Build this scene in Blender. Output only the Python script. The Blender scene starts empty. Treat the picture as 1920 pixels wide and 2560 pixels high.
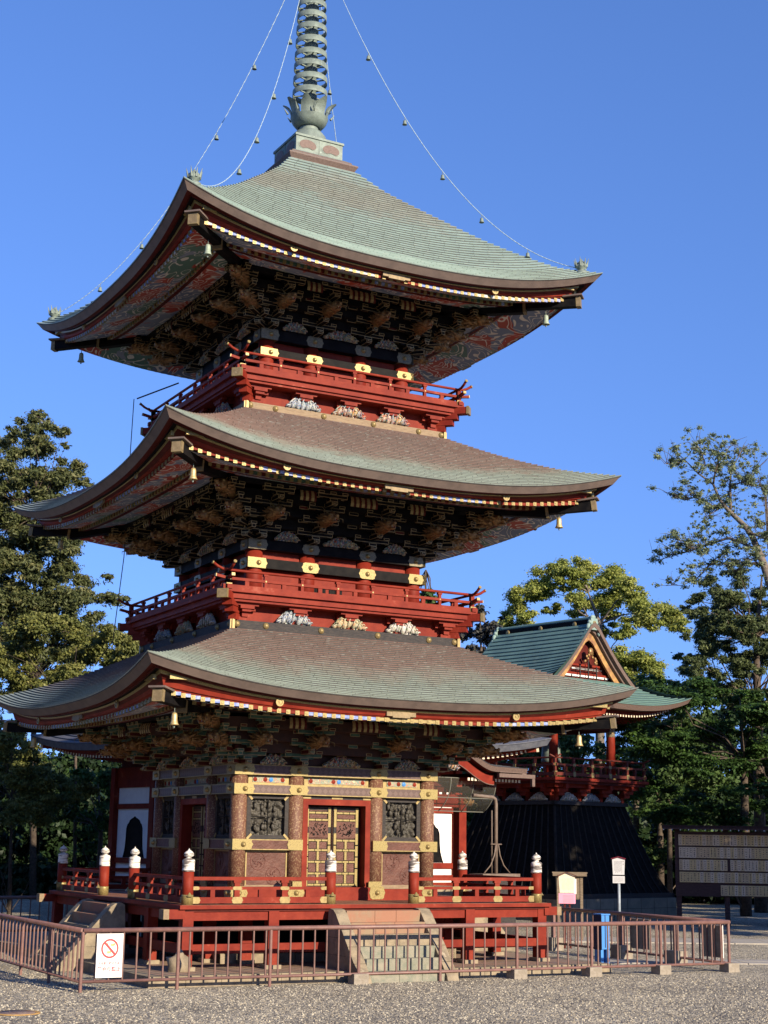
import bpy, math, random
from math import sin, cos, pi, radians as rad
from mathutils import Matrix, Vector, noise
random.seed(7)
S = bpy.context.scene
C = S.collection
# ---------------------------------------------------------------- camera
CX, CY, CZ = -16.2792, -34.5603, 2.4308
YAW, PITCH, ROLL, FPX = 0.4971, 0.2116, 0.0153, 3836.44
FW = Vector((sin(YAW)*cos(PITCH), cos(YAW)*cos(PITCH), sin(PITCH)))
R0 = Vector((cos(YAW), -sin(YAW), 0)); U0 = R0.cross(FW)
RR = cos(ROLL)*R0 + sin(ROLL)*U0
UU = -sin(ROLL)*R0 + cos(ROLL)*U0
cd = bpy.data.cameras.new('camera'); cam = bpy.data.objects.new('camera', cd); C.objects.link(cam)
cam.matrix_world = Matrix(((RR.x, UU.x, -FW.x, CX), (RR.y, UU.y, -FW.y, CY), (RR.z, UU.z, -FW.z, CZ), (0, 0, 0, 1)))
cd.sensor_fit = 'VERTICAL'; cd.sensor_height = 36; cd.lens = FPX/2560*36
cd.clip_start = .5; cd.clip_end = 3000
S.camera = cam
S.render.resolution_x = 768; S.render.resolution_y = 1024
# ---------------------------------------------------------------- sky and sun
SUN_EL, SUN_OFF = rad(20.5), rad(12)          # sun stands a little right of the front face's normal
SD = Vector((sin(SUN_OFF)*cos(SUN_EL), -cos(SUN_OFF)*cos(SUN_EL), sin(SUN_EL)))
w = bpy.data.worlds.new('World'); S.world = w; w.use_nodes = True
nt = w.node_tree; nt.nodes.clear()
sky = nt.nodes.new('ShaderNodeTexSky'); sky.sky_type = 'NISHITA'; sky.sun_disc = False
sky.sun_elevation = SUN_EL; sky.sun_rotation = math.atan2(SD.x, SD.y)
sky.air_density = 1.0; sky.dust_density = 0.1; sky.ozone_density = 4.0
hs = nt.nodes.new('ShaderNodeHueSaturation'); hs.inputs['Saturation'].default_value = 1.1
hs.inputs['Value'].default_value = 1.0
bg = nt.nodes.new('ShaderNodeBackground'); bg.inputs[1].default_value = .118
ow = nt.nodes.new('ShaderNodeOutputWorld')
tcw = nt.nodes.new('ShaderNodeTexCoord'); mpw = nt.nodes.new('ShaderNodeMapping'); mpw.vector_type = 'POINT'
mpw.inputs['Scale'].default_value = (1, 1, .75); mpw.inputs['Location'].default_value = (0, 0, .20)
nt.links.new(tcw.outputs['Generated'], mpw.inputs[0]); nrm = nt.nodes.new('ShaderNodeVectorMath'); nrm.operation = 'NORMALIZE'
nt.links.new(mpw.outputs[0], nrm.inputs[0]); nt.links.new(nrm.outputs[0], sky.inputs[0])
tint = nt.nodes.new('ShaderNodeMix'); tint.data_type = 'RGBA'; tint.blend_type = 'MULTIPLY'; tint.inputs[0].default_value = 1
tint.inputs[7].default_value = (1.08, .98, 1.17, 1)
nt.links.new(sky.outputs[0], tint.inputs[6]); nt.links.new(tint.outputs[2], hs.inputs['Color']); nt.links.new(hs.outputs[0], bg.inputs[0]); nt.links.new(bg.outputs[0], ow.inputs[0])
sl = bpy.data.lights.new('sun', 'SUN'); sl.energy = 5.0; sl.angle = rad(.5); sl.color = (1, .85, .64)
so = bpy.data.objects.new('sun', sl); C.objects.link(so)
so.rotation_euler = SD.to_track_quat('Z', 'Y').to_euler()
S.view_settings.view_transform = 'Standard'; S.view_settings.look = 'None'
S.view_settings.gamma = 1; S.view_settings.exposure = 0.87
GZ = -.39                                      # ground level

def P(px, py, D):
    """point at horizontal distance D from the viewpoint in a viewing direction"""
    q = FW*FPX + RR*(px-960) + UU*(1280-py)
    t = D/math.hypot(q.x, q.y)
    return Vector((CX+q.x*t, CY+q.y*t, CZ+q.z*t))

# ---------------------------------------------------------------- materials
MATS = {}
def principled(name):
    m = bpy.data.materials.new(name); m.use_nodes = True
    n = m.node_tree; b = n.nodes['Principled BSDF']
    MATS[name] = m
    return m, n, b
def mat(name, c1, c2=None, scale=6, rough=.6, metal=0, bump=0, bscale=None, lo=.4, hi=.62, detail=5, c3=None, spec=.3, stretch=None):
    m, n, b = principled(name)
    b.inputs['Roughness'].default_value = rough; b.inputs['Metallic'].default_value = metal
    b.inputs['Specular IOR Level'].default_value = spec
    b.inputs['Base Color'].default_value = (*c1, 1)
    tc = n.nodes.new('ShaderNodeTexCoord')
    src = tc.outputs['Object']
    if stretch:
        mp = n.nodes.new('ShaderNodeMapping'); mp.inputs['Scale'].default_value = stretch
        n.links.new(src, mp.inputs[0]); src = mp.outputs[0]
    if c2:
        t = n.nodes.new('ShaderNodeTexNoise'); t.inputs['Scale'].default_value = scale; t.inputs['Detail'].default_value = detail
        t.inputs['Roughness'].default_value = .65
        r = n.nodes.new('ShaderNodeValToRGB'); r.color_ramp.elements[0].position = lo; r.color_ramp.elements[1].position = hi
        r.color_ramp.elements[0].color = (*c1, 1); r.color_ramp.elements[1].color = (*c2, 1)
        if c3:
            e = r.color_ramp.elements.new(min(hi+.12, .99)); e.color = (*c3, 1)
        n.links.new(src, t.inputs['Vector']); n.links.new(t.outputs[0], r.inputs[0]); n.links.new(r.outputs[0], b.inputs['Base Color'])
    if bump:
        t = n.nodes.new('ShaderNodeTexNoise'); t.inputs['Scale'].default_value = bscale or scale*4; t.inputs['Detail'].default_value = 4
        bu = n.nodes.new('ShaderNodeBump'); bu.inputs['Strength'].default_value = bump; bu.inputs['Distance'].default_value = .02
        n.links.new(src, t.inputs['Vector']); n.links.new(t.outputs[0], bu.inputs['Height']); n.links.new(bu.outputs[0], b.inputs['Normal'])
    return m
red = mat('red_lacquer', (.135, .0125, .0065), (.20, .025, .012), 2.2, .6, bump=.25, c3=(.30, .085, .055), detail=12, lo=.36, hi=.62, spec=.15)
redd = mat('dark_red_lacquer', (.06, .008, .006), (.09, .014, .010), 4, .6, spec=.15)
black = mat('black_lacquer', (.004, .004, .005), (.010, .009, .009), 5, .6, spec=.08)
blackw = mat('weathered_black_board', (.020, .019, .021), (.045, .038, .034), 9, .7, bump=.3, stretch=(1, 1, 6))
gold = mat('gilded_copper', (.285, .225, .09), (.18, .14, .058), 45, .42, .35, c3=(.07, .055, .025), lo=.5, hi=.6)
goldp = mat('plain_gold', (.30, .23, .098), (.22, .165, .072), 12, .45, .35)
goldd = mat('old_gold_carving', (.32, .19, .075), (.13, .065, .028), 14, .4, .35, bump=.35, bscale=30, c3=(.36, .22, .09))
goldl = mat('gold_line', (.32, .24, .12), None, rough=.5, metal=.3)
agilt = mat('aged_gilt', (.24, .18, .10), (.16, .12, .065), 9, .55, .2, c3=(.28, .22, .13))
tan = mat('weathered_cypress', (.25, .185, .115), (.19, .135, .085), 8, .75, bump=.3, stretch=(1, 1, 5))
fascia = mat('eave_copper', (.14, .105, .09), (.105, .08, .07), 3, .6, bump=.1)
white = mat('white_plaster', (.78, .76, .74), (.72, .70, .69), 3, .85)
wpeel = mat('peeling_white_lead', (.66, .63, .58), (.14, .12, .11), 3.2, .7, lo=.49, hi=.55, stretch=(1, 1, 7), detail=6)
cedar = mat('plank_wood', (.18, .08, .05), (.26, .12, .07), 6, .7, bump=.3)
stone = mat('granite', (.27, .22, .15), (.17, .14, .10), 4, .85, bump=.6, c3=(.40, .34, .25), detail=10)
stonep = mat('pink_granite', (.27, .135, .085), (.23, .17, .11), 2.2, .85, bump=.5)
stoneg = mat('damp_green_stone', (.17, .18, .14), (.25, .23, .18), 6, .85, bump=.5)
paving = mat('platform_stone', (.30, .19, .13), (.24, .18, .13), 2.5, .85, bump=.3)
pathm = mat('path_stone', (.36, .33, .28), (.29, .27, .24), 3, .85, bump=.2)
pipe = mat('brown_painted_steel', (.15, .080, .070), (.20, .105, .088), 5, .45, bump=.15, c3=(.27, .15, .115), spec=.4, detail=8)
pipes = mat('steel_bar_paint', (.14, .082, .072), (.19, .11, .092), 6, .5, c3=(.25, .15, .12))
concrete = mat('concrete', (.22, .19, .15), (.28, .245, .20), 9, .9, bump=.4)
greenc = mat('verdigris_copper', (.17, .25, .23), (.23, .32, .29), 5, .6, bump=.1, c3=(.12, .13, .11))
bronze = mat('weathered_bronze', (.19, .235, .20), (.13, .16, .14), 5, .6, .1, bump=.2, c3=(.28, .34, .29))
bronzeb = mat('brown_bronze', (.115, .078, .066), (.15, .105, .088), 20, .6, .1, bump=.3)
bell_gold = mat('gilt_bell', (.55, .42, .20), (.40, .30, .14), 9, .45, .4)
bell_green = mat('verdigris_bell', (.30, .36, .28), (.22, .27, .21), 9, .6, .1)
bluem = mat('blue_paint', (.05, .20, .52), None, rough=.5)
bluedk = mat('navy_and_shade_blue', (.008, .016, .06), None, rough=.6)
greenp = mat('green_paint', (.045, .105, .07), (.03, .07, .05), 8, .6)
bluep = mat('pale_blue_paint', (.13, .19, .46), (.32, .36, .52), 14, .6)
whitep = mat('white_paint', (.50, .49, .47), None, rough=.6)
wire_m = mat('cable', (.03, .03, .035), None, rough=.6)
chain_m = mat('pale_chain', (.42, .55, .60), (.25, .33, .38), 30, .5, .2)
skirtm = mat('black_painted_boards', (.005, .005, .005), (.013, .011, .010), 4, .8, bump=.2, spec=.06, stretch=(1, 1, 3))
copper_green = mat('tower_copper', (.115, .20, .17), (.085, .15, .135), 1.2, .55, bump=.1, c3=(.15, .23, .19), detail=7)
copper_dark = mat('dark_grey_tiles', (.075, .08, .10), (.11, .115, .135), 5, .55)
rail_old = mat('faded_vermilion', (.12, .022, .012), (.08, .015, .010), 6, .6, c3=(.19, .07, .045))
beadg = mat('rafter_cap_gilt', (.30, .225, .10), (.20, .15, .065), 30, .5, .3)
brownbeam, n, b = principled('diaper_pattern_beam')
# diamond diaper carved in brown lacquer
tc = n.nodes.new('ShaderNodeTexCoord'); mp = n.nodes.new('ShaderNodeMapping'); mp.inputs['Rotation'].default_value = (0, rad(45), 0)
mp.inputs['Scale'].default_value = (10, 10, 10)
ck = n.nodes.new('ShaderNodeTexChecker'); ck.inputs['Scale'].default_value = 1
ck.inputs['Color1'].default_value = (.068, .034, .029, 1); ck.inputs['Color2'].default_value = (.10, .058, .050, 1)
bu = n.nodes.new('ShaderNodeBump'); bu.inputs['Strength'].default_value = .5; bu.inputs['Distance'].default_value = .02
n.links.new(tc.outputs['Object'], mp.inputs[0]); n.links.new(mp.outputs[0], ck.inputs[0]); n.links.new(ck.outputs[0], b.inputs['Base Color'])
n.links.new(ck.outputs[1], bu.inputs['Height']); n.links.new(bu.outputs[0], b.inputs['Normal']); b.inputs['Roughness'].default_value = .5
brown = mat('brown_lacquer', (.082, .034, .026), (.125, .056, .042), 4, .5, bump=.6, bscale=26, c3=(.15, .085, .065), detail=8, spec=.2)
crestm = mat('crest_lines', (.12, .045, .036), None)
colm = mat('inlaid_column_lacquer', (.125, .055, .036), (.18, .10, .062), 30, .5, bump=.5, bscale=60, lo=.5, hi=.56, detail=2, c3=(.30, .21, .12))
relief = mat('black_relief', (.038, .035, .029), (.075, .068, .056), 9, .5, bump=.8, bscale=28)

def contour_mat(name, scale, bands, cols, line=(.42, .38, .32), rough=.6, stretch=(1, 1, 1), dist=1.6):
    """painted curling clouds: outlined contour bands of a flowing field"""
    m, n, b = principled(name)
    N = n.nodes.new; L = n.links.new
    tc = N('ShaderNodeTexCoord'); mp = N('ShaderNodeMapping'); mp.inputs['Scale'].default_value = stretch
    a = N('ShaderNodeTexNoise'); a.inputs['Scale'].default_value = scale; a.inputs['Detail'].default_value = 1.0; a.inputs['Distortion'].default_value = dist
    mu = N('ShaderNodeMath'); mu.operation = 'MULTIPLY'; mu.inputs[1].default_value = bands
    fr = N('ShaderNodeMath'); fr.operation = 'FRACT'
    rp = N('ShaderNodeValToRGB'); rp.color_ramp.interpolation = 'CONSTANT'
    rp.color_ramp.elements[0].color = (0, 0, 0, 1); rp.color_ramp.elements[1].position = .78; rp.color_ramp.elements[1].color = (1, 1, 1, 1)
    c = N('ShaderNodeTexVoronoi'); c.inputs['Scale'].default_value = scale*1.1
    cr = N('ShaderNodeValToRGB'); cr.color_ramp.interpolation = 'CONSTANT'
    cr.color_ramp.elements[0].color = (*cols[0], 1); cr.color_ramp.elements[1].position = 1/len(cols); cr.color_ramp.elements[1].color = (*cols[1], 1)
    for i in range(2, len(cols)):
        e = cr.color_ramp.elements.new(i/len(cols)); e.color = (*cols[i], 1)
    sp = N('ShaderNodeSeparateColor')
    mx = N('ShaderNodeMix'); mx.data_type = 'RGBA'; mx.inputs[7].default_value = (*line, 1)
    L(tc.outputs['Object'], mp.inputs[0]); L(mp.outputs[0], a.inputs['Vector']); L(a.outputs[0], mu.inputs[0]); L(mu.outputs[0], fr.inputs[0]); L(fr.outputs[0], rp.inputs[0])
    # shift the colour cells by the flow so that they follow the curls
    ad = N('ShaderNodeVectorMath'); ad.operation = 'ADD'
    L(mp.outputs[0], ad.inputs[0]); L(a.outputs['Color'], ad.inputs[1])
    L(ad.outputs[0], c.inputs['Vector']); L(c.outputs['Color'], sp.inputs[0]); L(sp.outputs[0], cr.inputs[0])
    L(rp.outputs[0], mx.inputs[0]); L(cr.outputs[0], mx.inputs[6]); L(mx.outputs[2], b.inputs['Base Color'])
    bu = N('ShaderNodeBump'); bu.inputs['Strength'].default_value = .5; bu.inputs['Distance'].default_value = .03
    L(rp.outputs[0], bu.inputs['Height']); L(bu.outputs[0], b.inputs['Normal'])
    b.inputs['Roughness'].default_value = rough
    return m
clouds = contour_mat('painted_clouds', 1.25, 8, [(.36, .05, .03), (.15, .19, .28), (.32, .05, .03), (.12, .16, .25), (.08, .16, .13), (.20, .23, .30)], line=(.62, .58, .52))
carvm = contour_mat('painted_relief', 6, 6, [(.30, .07, .04), (.10, .16, .20), (.40, .30, .12), (.14, .20, .12), (.06, .08, .12)], line=(.5, .42, .28))
wavem = contour_mat('painted_waves', 6, 7, [(.22, .27, .35), (.09, .13, .22), (.36, .37, .36), (.14, .22, .22)], line=(.45, .43, .37))
phoenixm = contour_mat('painted_phoenix', 6, 6, [(.36, .29, .14), (.43, .23, .12), (.22, .26, .16), (.42, .36, .26)], line=(.45, .40, .29))
cranem = contour_mat('painted_crane', 6, 6, [(.45, .43, .40), (.22, .26, .17), (.43, .37, .29), (.48, .46, .43)], line=(.49, .48, .43))
peonym = contour_mat('painted_peony', 7, 6, [(.40, .10, .05), (.09, .17, .19), (.40, .27, .10), (.12, .16, .22)], line=(.43, .40, .32))
floralm = contour_mat('painted_flowers', 11, 4, [(.14, .22, .16), (.20, .26, .18), (.48, .10, .06), (.16, .22, .20)], line=(.42, .40, .26))

def copper_mat(name, stops, seed):
    """roof tiles: courses in the mesh, staggered joints and patina that changes up the slope"""
    m, n, b = principled(name)
    N = n.nodes.new; L = n.links.new
    uv = N('ShaderNodeUVMap'); uv.uv_map = 'UVMap'
    sp = N('ShaderNodeSeparateXYZ'); L(uv.outputs[0], sp.inputs[0])
    br = N('ShaderNodeTexBrick'); br.inputs['Scale'].default_value = 1
    br.inputs['Brick Width'].default_value = .42; br.inputs['Row Height'].default_value = 1; br.inputs['Mortar Size'].default_value = .012
    br.inputs['Mortar Smooth'].default_value = .3
    br.inputs['Color1'].default_value = (.90, .90, .90, 1); br.inputs['Color2'].default_value = (1.08, 1.08, 1.08, 1); br.inputs['Mortar'].default_value = (.55, .55, .55, 1)
    L(uv.outputs[0], br.inputs['Vector'])
    at = N('ShaderNodeAttribute'); at.attribute_name = 'slope'
    tc = N('ShaderNodeTexCoord')
    a = N('ShaderNodeTexNoise'); a.inputs['Scale'].default_value = .7; a.inputs['Detail'].default_value = 7; a.inputs['Roughness'].default_value = .6
    a.inputs['Distortion'].default_value = .4
    L(tc.outputs['Object'], a.inputs['Vector'])
    st = N('ShaderNodeTexNoise'); st.inputs['Scale'].default_value = 1; st.inputs['Detail'].default_value = 6
    mp = N('ShaderNodeMapping'); mp.inputs['Scale'].default_value = (3, 3, 26); L(tc.outputs['Object'], mp.inputs[0]); L(mp.outputs[0], st.inputs['Vector'])
    m1 = N('ShaderNodeMath'); m1.operation = 'MULTIPLY_ADD'; m1.inputs[1].default_value = .55; L(a.outputs[0], m1.inputs[0]); L(at.outputs['Fac'], m1.inputs[2])
    m2 = N('ShaderNodeMath'); m2.operation = 'MULTIPLY_ADD'; m2.inputs[1].default_value = .38; L(st.outputs[0], m2.inputs[0]); L(m1.outputs[0], m2.inputs[2])
    m3 = N('ShaderNodeMath'); m3.operation = 'ADD'; m3.inputs[1].default_value = -.50; L(m2.outputs[0], m3.inputs[0])
    r = N('ShaderNodeValToRGB'); L(m3.outputs[0], r.inputs[0])
    els = r.color_ramp.elements
    els[0].position, els[0].color = stops[0][0], (*stops[0][1], 1); els[1].position, els[1].color = stops[1][0], (*stops[1][1], 1)
    for p_, c_ in stops[2:]:
        e = els.new(p_); e.color = (*c_, 1)
    mx = N('ShaderNodeMix'); mx.data_type = 'RGBA'; mx.blend_type = 'MULTIPLY'; mx.inputs[0].default_value = 1
    L(r.outputs[0], mx.inputs[6]); L(br.outputs[0], mx.inputs[7])
    # pale streaks of runoff
    s2 = N('ShaderNodeTexNoise'); s2.inputs['Scale'].default_value = 9; s2.inputs['Detail'].default_value = 8
    r2 = N('ShaderNodeValToRGB'); r2.color_ramp.elements[0].position = .56; r2.color_ramp.elements[1].position = .72
    L(tc.outputs['Object'], s2.inputs['Vector']); L(s2.outputs[0], r2.inputs[0])
    m4 = N('ShaderNodeMath'); m4.operation = 'MULTIPLY'; m4.inputs[1].default_value = .45; L(r2.outputs[0], m4.inputs[0])
    mx2 = N('ShaderNodeMix'); mx2.data_type = 'RGBA'; mx2.inputs[7].default_value = (.34, .37, .33, 1)
    L(m4.outputs[0], mx2.inputs[0]); L(mx.outputs[2], mx2.inputs[6])
    L(mx2.outputs[2], b.inputs['Base Color'])
    b.inputs['Roughness'].default_value = .5; b.inputs['Metallic'].default_value = .1; b.inputs['Specular IOR Level'].default_value = .4
    bu = N('ShaderNodeBump'); bu.inputs['Strength'].default_value = .25; bu.inputs['Distance'].default_value = .01
    L(st.outputs[0], bu.inputs['Height']); L(bu.outputs[0], b.inputs['Normal'])
    return m
GR, GR2, BR, BR2, GY = (.225, .30, .27), (.26, .34, .305), (.155, .100, .085), (.19, .13, .11), (.225, .245, .21)
cop3 = copper_mat('top_roof_copper', [(.02, GR2), (.22, GR), (.48, GR), (.58, GY), (.68, (.225, .24, .205)), (.78, GY), (.90, GR)], 1)
G3, G4 = (.205, .245, .215), (.235, .28, .25)
cop2 = copper_mat('middle_roof_copper', [(.04, G4), (.14, G3), (.26, (.21, .19, .16)), (.36, BR2), (.8, BR)], 2)
cop1 = copper_mat('lower_roof_copper', [(.04, G4), (.20, G3), (.36, (.22, .21, .18)), (.52, BR2), (.85, BR)], 3)

# ---------------------------------------------------------------- mesh builder
class MB:
    def __init__(s):
        s.v = []; s.f = []; s.m = []; s.uv = {}; s.mats = []; s.M = Matrix(); s.sm = set(); s.slope = {}
    def mi(s, m):
        if m not in s.mats: s.mats.append(m)
        return s.mats.index(m)
    def vert(s, p):
        s.v.append(s.M @ Vector(p)); return len(s.v)-1
    def face(s, ids, m, smooth=False, uv=None):
        s.f.append(ids); s.m.append(s.mi(m))
        if smooth: s.sm.add(len(s.f)-1)
        if uv: s.uv[len(s.f)-1] = uv
    def quad(s, a, b, c, d, m, **k):
        s.face([s.vert(p) for p in (a, b, c, d)], m, **k)
    def poly(s, pts, m): s.face([s.vert(p) for p in pts], m)
    def box(s, x0, x1, y0, y1, z0, z1, m, trim=None, t=.012, R=None):
        old = s.M
        if R is not None: s.M = s.M @ R
        V = [(x, y, z) for x in (x0, x1) for y in (y0, y1) for z in (z0, z1)]
        F = ((0, 1, 3, 2), (4, 6, 7, 5), (0, 4, 5, 1), (2, 3, 7, 6), (0, 2, 6, 4), (1, 5, 7, 3))
        if not trim:
            i = [s.vert(p) for p in V]
            for f in F: s.face([i[k] for k in f], m)
        else:
            i = [s.vert(p) for p in V]
            for f in F:
                q = [Vector(V[k]) for k in f]
                e1, e2 = (q[1]-q[0]), (q[3]-q[0]); l1, l2 = e1.length, e2.length
                if min(l1, l2) < 2.6*t: s.face([i[k] for k in f], trim); continue
                a, b_ = e1/l1*t, e2/l2*t
                r = [q[0]+a+b_, q[1]-a+b_, q[2]-a-b_, q[3]+a-b_]
                j = [s.vert(p) for p in r]
                s.face(j, m)
                for k in range(4):
                    s.face([i[f[k]], i[f[(k+1) % 4]], j[(k+1) % 4], j[k]], trim)
        s.M = old
    def cbox(s, c, d, m, **k):
        s.box(c[0]-d[0]/2, c[0]+d[0]/2, c[1]-d[1]/2, c[1]+d[1]/2, c[2]-d[2]/2, c[2]+d[2]/2, m, **k)
    def beam(s, a, b_, wd, h, m, **k):
        a, b_ = Vector(a), Vector(b_); d = b_-a; L = d.length
        z = d.normalized(); x = z.cross(Vector((0, 0, 1)))
        if x.length < 1e-4: x = Vector((1, 0, 0))
        x.normalize(); y = x.cross(z)          # y points up
        R = Matrix(((x.x, z.x, y.x, a.x), (x.y, z.y, y.y, a.y), (x.z, z.z, y.z, a.z), (0, 0, 0, 1)))
        s.box(-wd/2, wd/2, 0, L, -h/2, h/2, m, R=R, **k)
    def tube(s, pts, r, m, n=6, caps=True, smooth=True):
        pts = [Vector(p) for p in pts]; rs = r if isinstance(r, (list, tuple)) else [r]*len(pts)
        rings = []
        up = Vector((0, 0, 1)); prevx = None
        for i, p in enumerate(pts):
            d = (pts[min(i+1, len(pts)-1)]-pts[max(i-1, 0)]).normalized()
            x = prevx if prevx is not None else (Vector((0, 0, 1)) if abs(d.z) < .9 else Vector((1, 0, 0)))
            x = (x - d*x.dot(d)).normalized(); prevx = x; y = d.cross(x)
            rings.append([s.vert(p + (x*cos(2*pi*k/n)+y*sin(2*pi*k/n))*rs[i]) for k in range(n)])
        for a, b_ in zip(rings, rings[1:]):
            for k in range(n):
                s.face([a[k], a[(k+1) % n], b_[(k+1) % n], b_[k]], m, smooth=smooth)
        if caps:
            s.face(rings[0][::-1], m); s.face(rings[-1], m)
    def lathe(s, prof, c, m, n=16, a0=0, smooth=True, ms=None, cap=True):
        rings = []
        for r, z in prof:
            rings.append([s.vert((c[0]+r*cos(a0+2*pi*k/n), c[1]+r*sin(a0+2*pi*k/n), c[2]+z)) for k in range(n)])
        for i, (a, b_) in enumerate(zip(rings, rings[1:])):
            mm = ms[i] if ms else m
            for k in range(n):
                s.face([a[k], a[(k+1) % n], b_[(k+1) % n], b_[k]], mm, smooth=smooth)
        if cap:
            s.face(rings[0][::-1], m); s.face(rings[-1], m)
    def ell(s, c, r, m, nu=10, nv=7, nz=0, seed=0, R=None):
        g = []
        for j in range(nv+1):
            th = pi*j/nv; row = []
            for i in range(nu):
                ph = 2*pi*i/nu
                p = Vector((sin(th)*cos(ph), sin(th)*sin(ph), cos(th)))
                k = 1 + nz*noise.noise(p*2.2+Vector((seed*3.1, seed, 0)))
                q = Vector((p.x*r[0]*k, p.y*r[1]*k, p.z*r[2]*k))
                if R is not None: q = R @ q
                row.append(s.vert(Vector(c)+q))
            g.append(row)
        for j in range(nv):
            for i in range(nu):
                s.face([g[j][i], g[j+1][i], g[j+1][(i+1) % nu], g[j][(i+1) % nu]], m, smooth=True)
    def cone(s, a, b_, r, m, n=5): s.tube([a, b_], [r, r*.08], m, n=n, caps=False)
    def grid(s, fn, nu, nv, m, smooth=True, uvf=None, sf=None):
        I = [[s.vert(fn(i/nu, j/nv)) for i in range(nu+1)] for j in range(nv+1)]
        for j in range(nv):
            for i in range(nu):
                uv = None
                if uvf: uv = [uvf(i/nu, j/nv), uvf((i+1)/nu, j/nv), uvf((i+1)/nu, (j+1)/nv), uvf(i/nu, (j+1)/nv)]
                s.face([I[j][i], I[j][i+1], I[j+1][i+1], I[j+1][i]], m, smooth=smooth, uv=uv)
    def data(s, name):
        me = bpy.data.meshes.new(name)
        me.from_pydata([tuple(p) for p in s.v], [], s.f)
        for m in s.mats: me.materials.append(m)
        me.polygons.foreach_set('material_index', s.m)
        me.polygons.foreach_set('use_smooth', [i in s.sm for i in range(len(s.f))])
        if s.uv:
            l = me.uv_layers.new(name='UVMap')
            for p in me.polygons:
                u = s.uv.get(p.index)
                if u:
                    for k, li in enumerate(p.loop_indices): l.data[li].uv = u[k]
        if s.slope:
            a = me.attributes.new('slope', 'FLOAT', 'POINT')
            for k, x in s.slope.items(): a.data[k].value = x
        me.update()
        return me
    def build(s, name, parent=None):
        return ob(name, s.data(name), parent)
def ob(name, me, parent=None, loc=(0, 0, 0), rz=0):
    o = bpy.data.objects.new(name, me); C.objects.link(o)
    if parent: o.parent = parent
    o.location = loc; o.rotation_euler = (0, 0, rz)
    return o
def tag(o, label=None, cat=None, group=None, kind=None):
    if label: o['label'] = label
    if cat: o['category'] = cat
    if group: o['group'] = group
    if kind: o['kind'] = kind
    return o
def thing(name, label, cat, loc=(0, 0, 0), rz=0, group=None):
    return tag(ob(name, None, None, loc, rz), label, cat, group)
def four(name, mb, parent, sides=4, z=0):
    """the same part on each of the four sides"""
    me = mb.data(name); out = []
    for k in range(sides): out.append(ob(name, me, parent, (0, 0, z), k*pi/2))
    return out
def kids(o): return [c for c in bpy.data.objects if c.parent == o]
def copy_tree(o, loc=None, parent=None):
    c = o.copy(); C.objects.link(c)
    if parent: c.parent = parent
    if loc is not None: c.location = loc
    for k in kids(o): copy_tree(k, None, c)
    return c

# ================================================================ GROUND
gm, n, b = principled('gravel')
N = n.nodes.new; L = n.links.new
tc = N('ShaderNodeTexCoord')
vo = N('ShaderNodeTexVoronoi'); vo.inputs['Scale'].default_value = 24
vo2 = N('ShaderNodeTexVoronoi'); vo2.inputs['Scale'].default_value = 11
nz = N('ShaderNodeTexNoise'); nz.inputs['Scale'].default_value = .5; nz.inputs['Detail'].default_value = 6
for t in (vo, vo2, nz): L(tc.outputs['Object'], t.inputs['Vector'])
sp = N('ShaderNodeSeparateColor'); L(vo.outputs['Color'], sp.inputs[0])
r = N('ShaderNodeValToRGB'); L(sp.outputs[0], r.inputs[0])
r.color_ramp.elements[0].color = (.12, .108, .092, 1); r.color_ramp.elements[1].color = (.70, .62, .47, 1)
for p_, c_ in ((.3, (.24, .218, .175)), (.6, (.35, .315, .245)), (.88, (.48, .43, .33))):
    e = r.color_ramp.elements.new(p_); e.color = (*c_, 1)
r2 = N('ShaderNodeValToRGB'); r2.color_ramp.elements[0].color = (.78, .775, .755, 1); r2.color_ramp.elements[1].color = (1.2, 1.185, 1.12, 1)
r2.color_ramp.elements[0].position = .35; r2.color_ramp.elements[1].position = .65; L(nz.outputs[0], r2.inputs[0])
mx = N('ShaderNodeMix'); mx.data_type = 'RGBA'; mx.blend_type = 'MULTIPLY'; mx.inputs[0].default_value = 1
L(r.outputs[0], mx.inputs[6]); L(r2.outputs[0], mx.inputs[7]); L(mx.outputs[2], b.inputs['Base Color'])
ad = N('ShaderNodeMath'); ad.operation = 'ADD'; L(vo.outputs['Distance'], ad.inputs[0]); L(vo2.outputs['Distance'], ad.inputs[1])
bu = N('ShaderNodeBump'); bu.inputs['Strength'].default_value = 1; bu.inputs['Distance'].default_value = .05; bu.invert = True
L(ad.outputs[0], bu.inputs['Height']); L(bu.outputs[0], b.inputs['Normal']); b.inputs['Roughness'].default_value = .9
g = MB()
g.quad((-600, -600, GZ), (600, -600, GZ), (600, 600, GZ), (-600, 600, GZ), gm)
tag(g.build('ground'), kind='structure')
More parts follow.
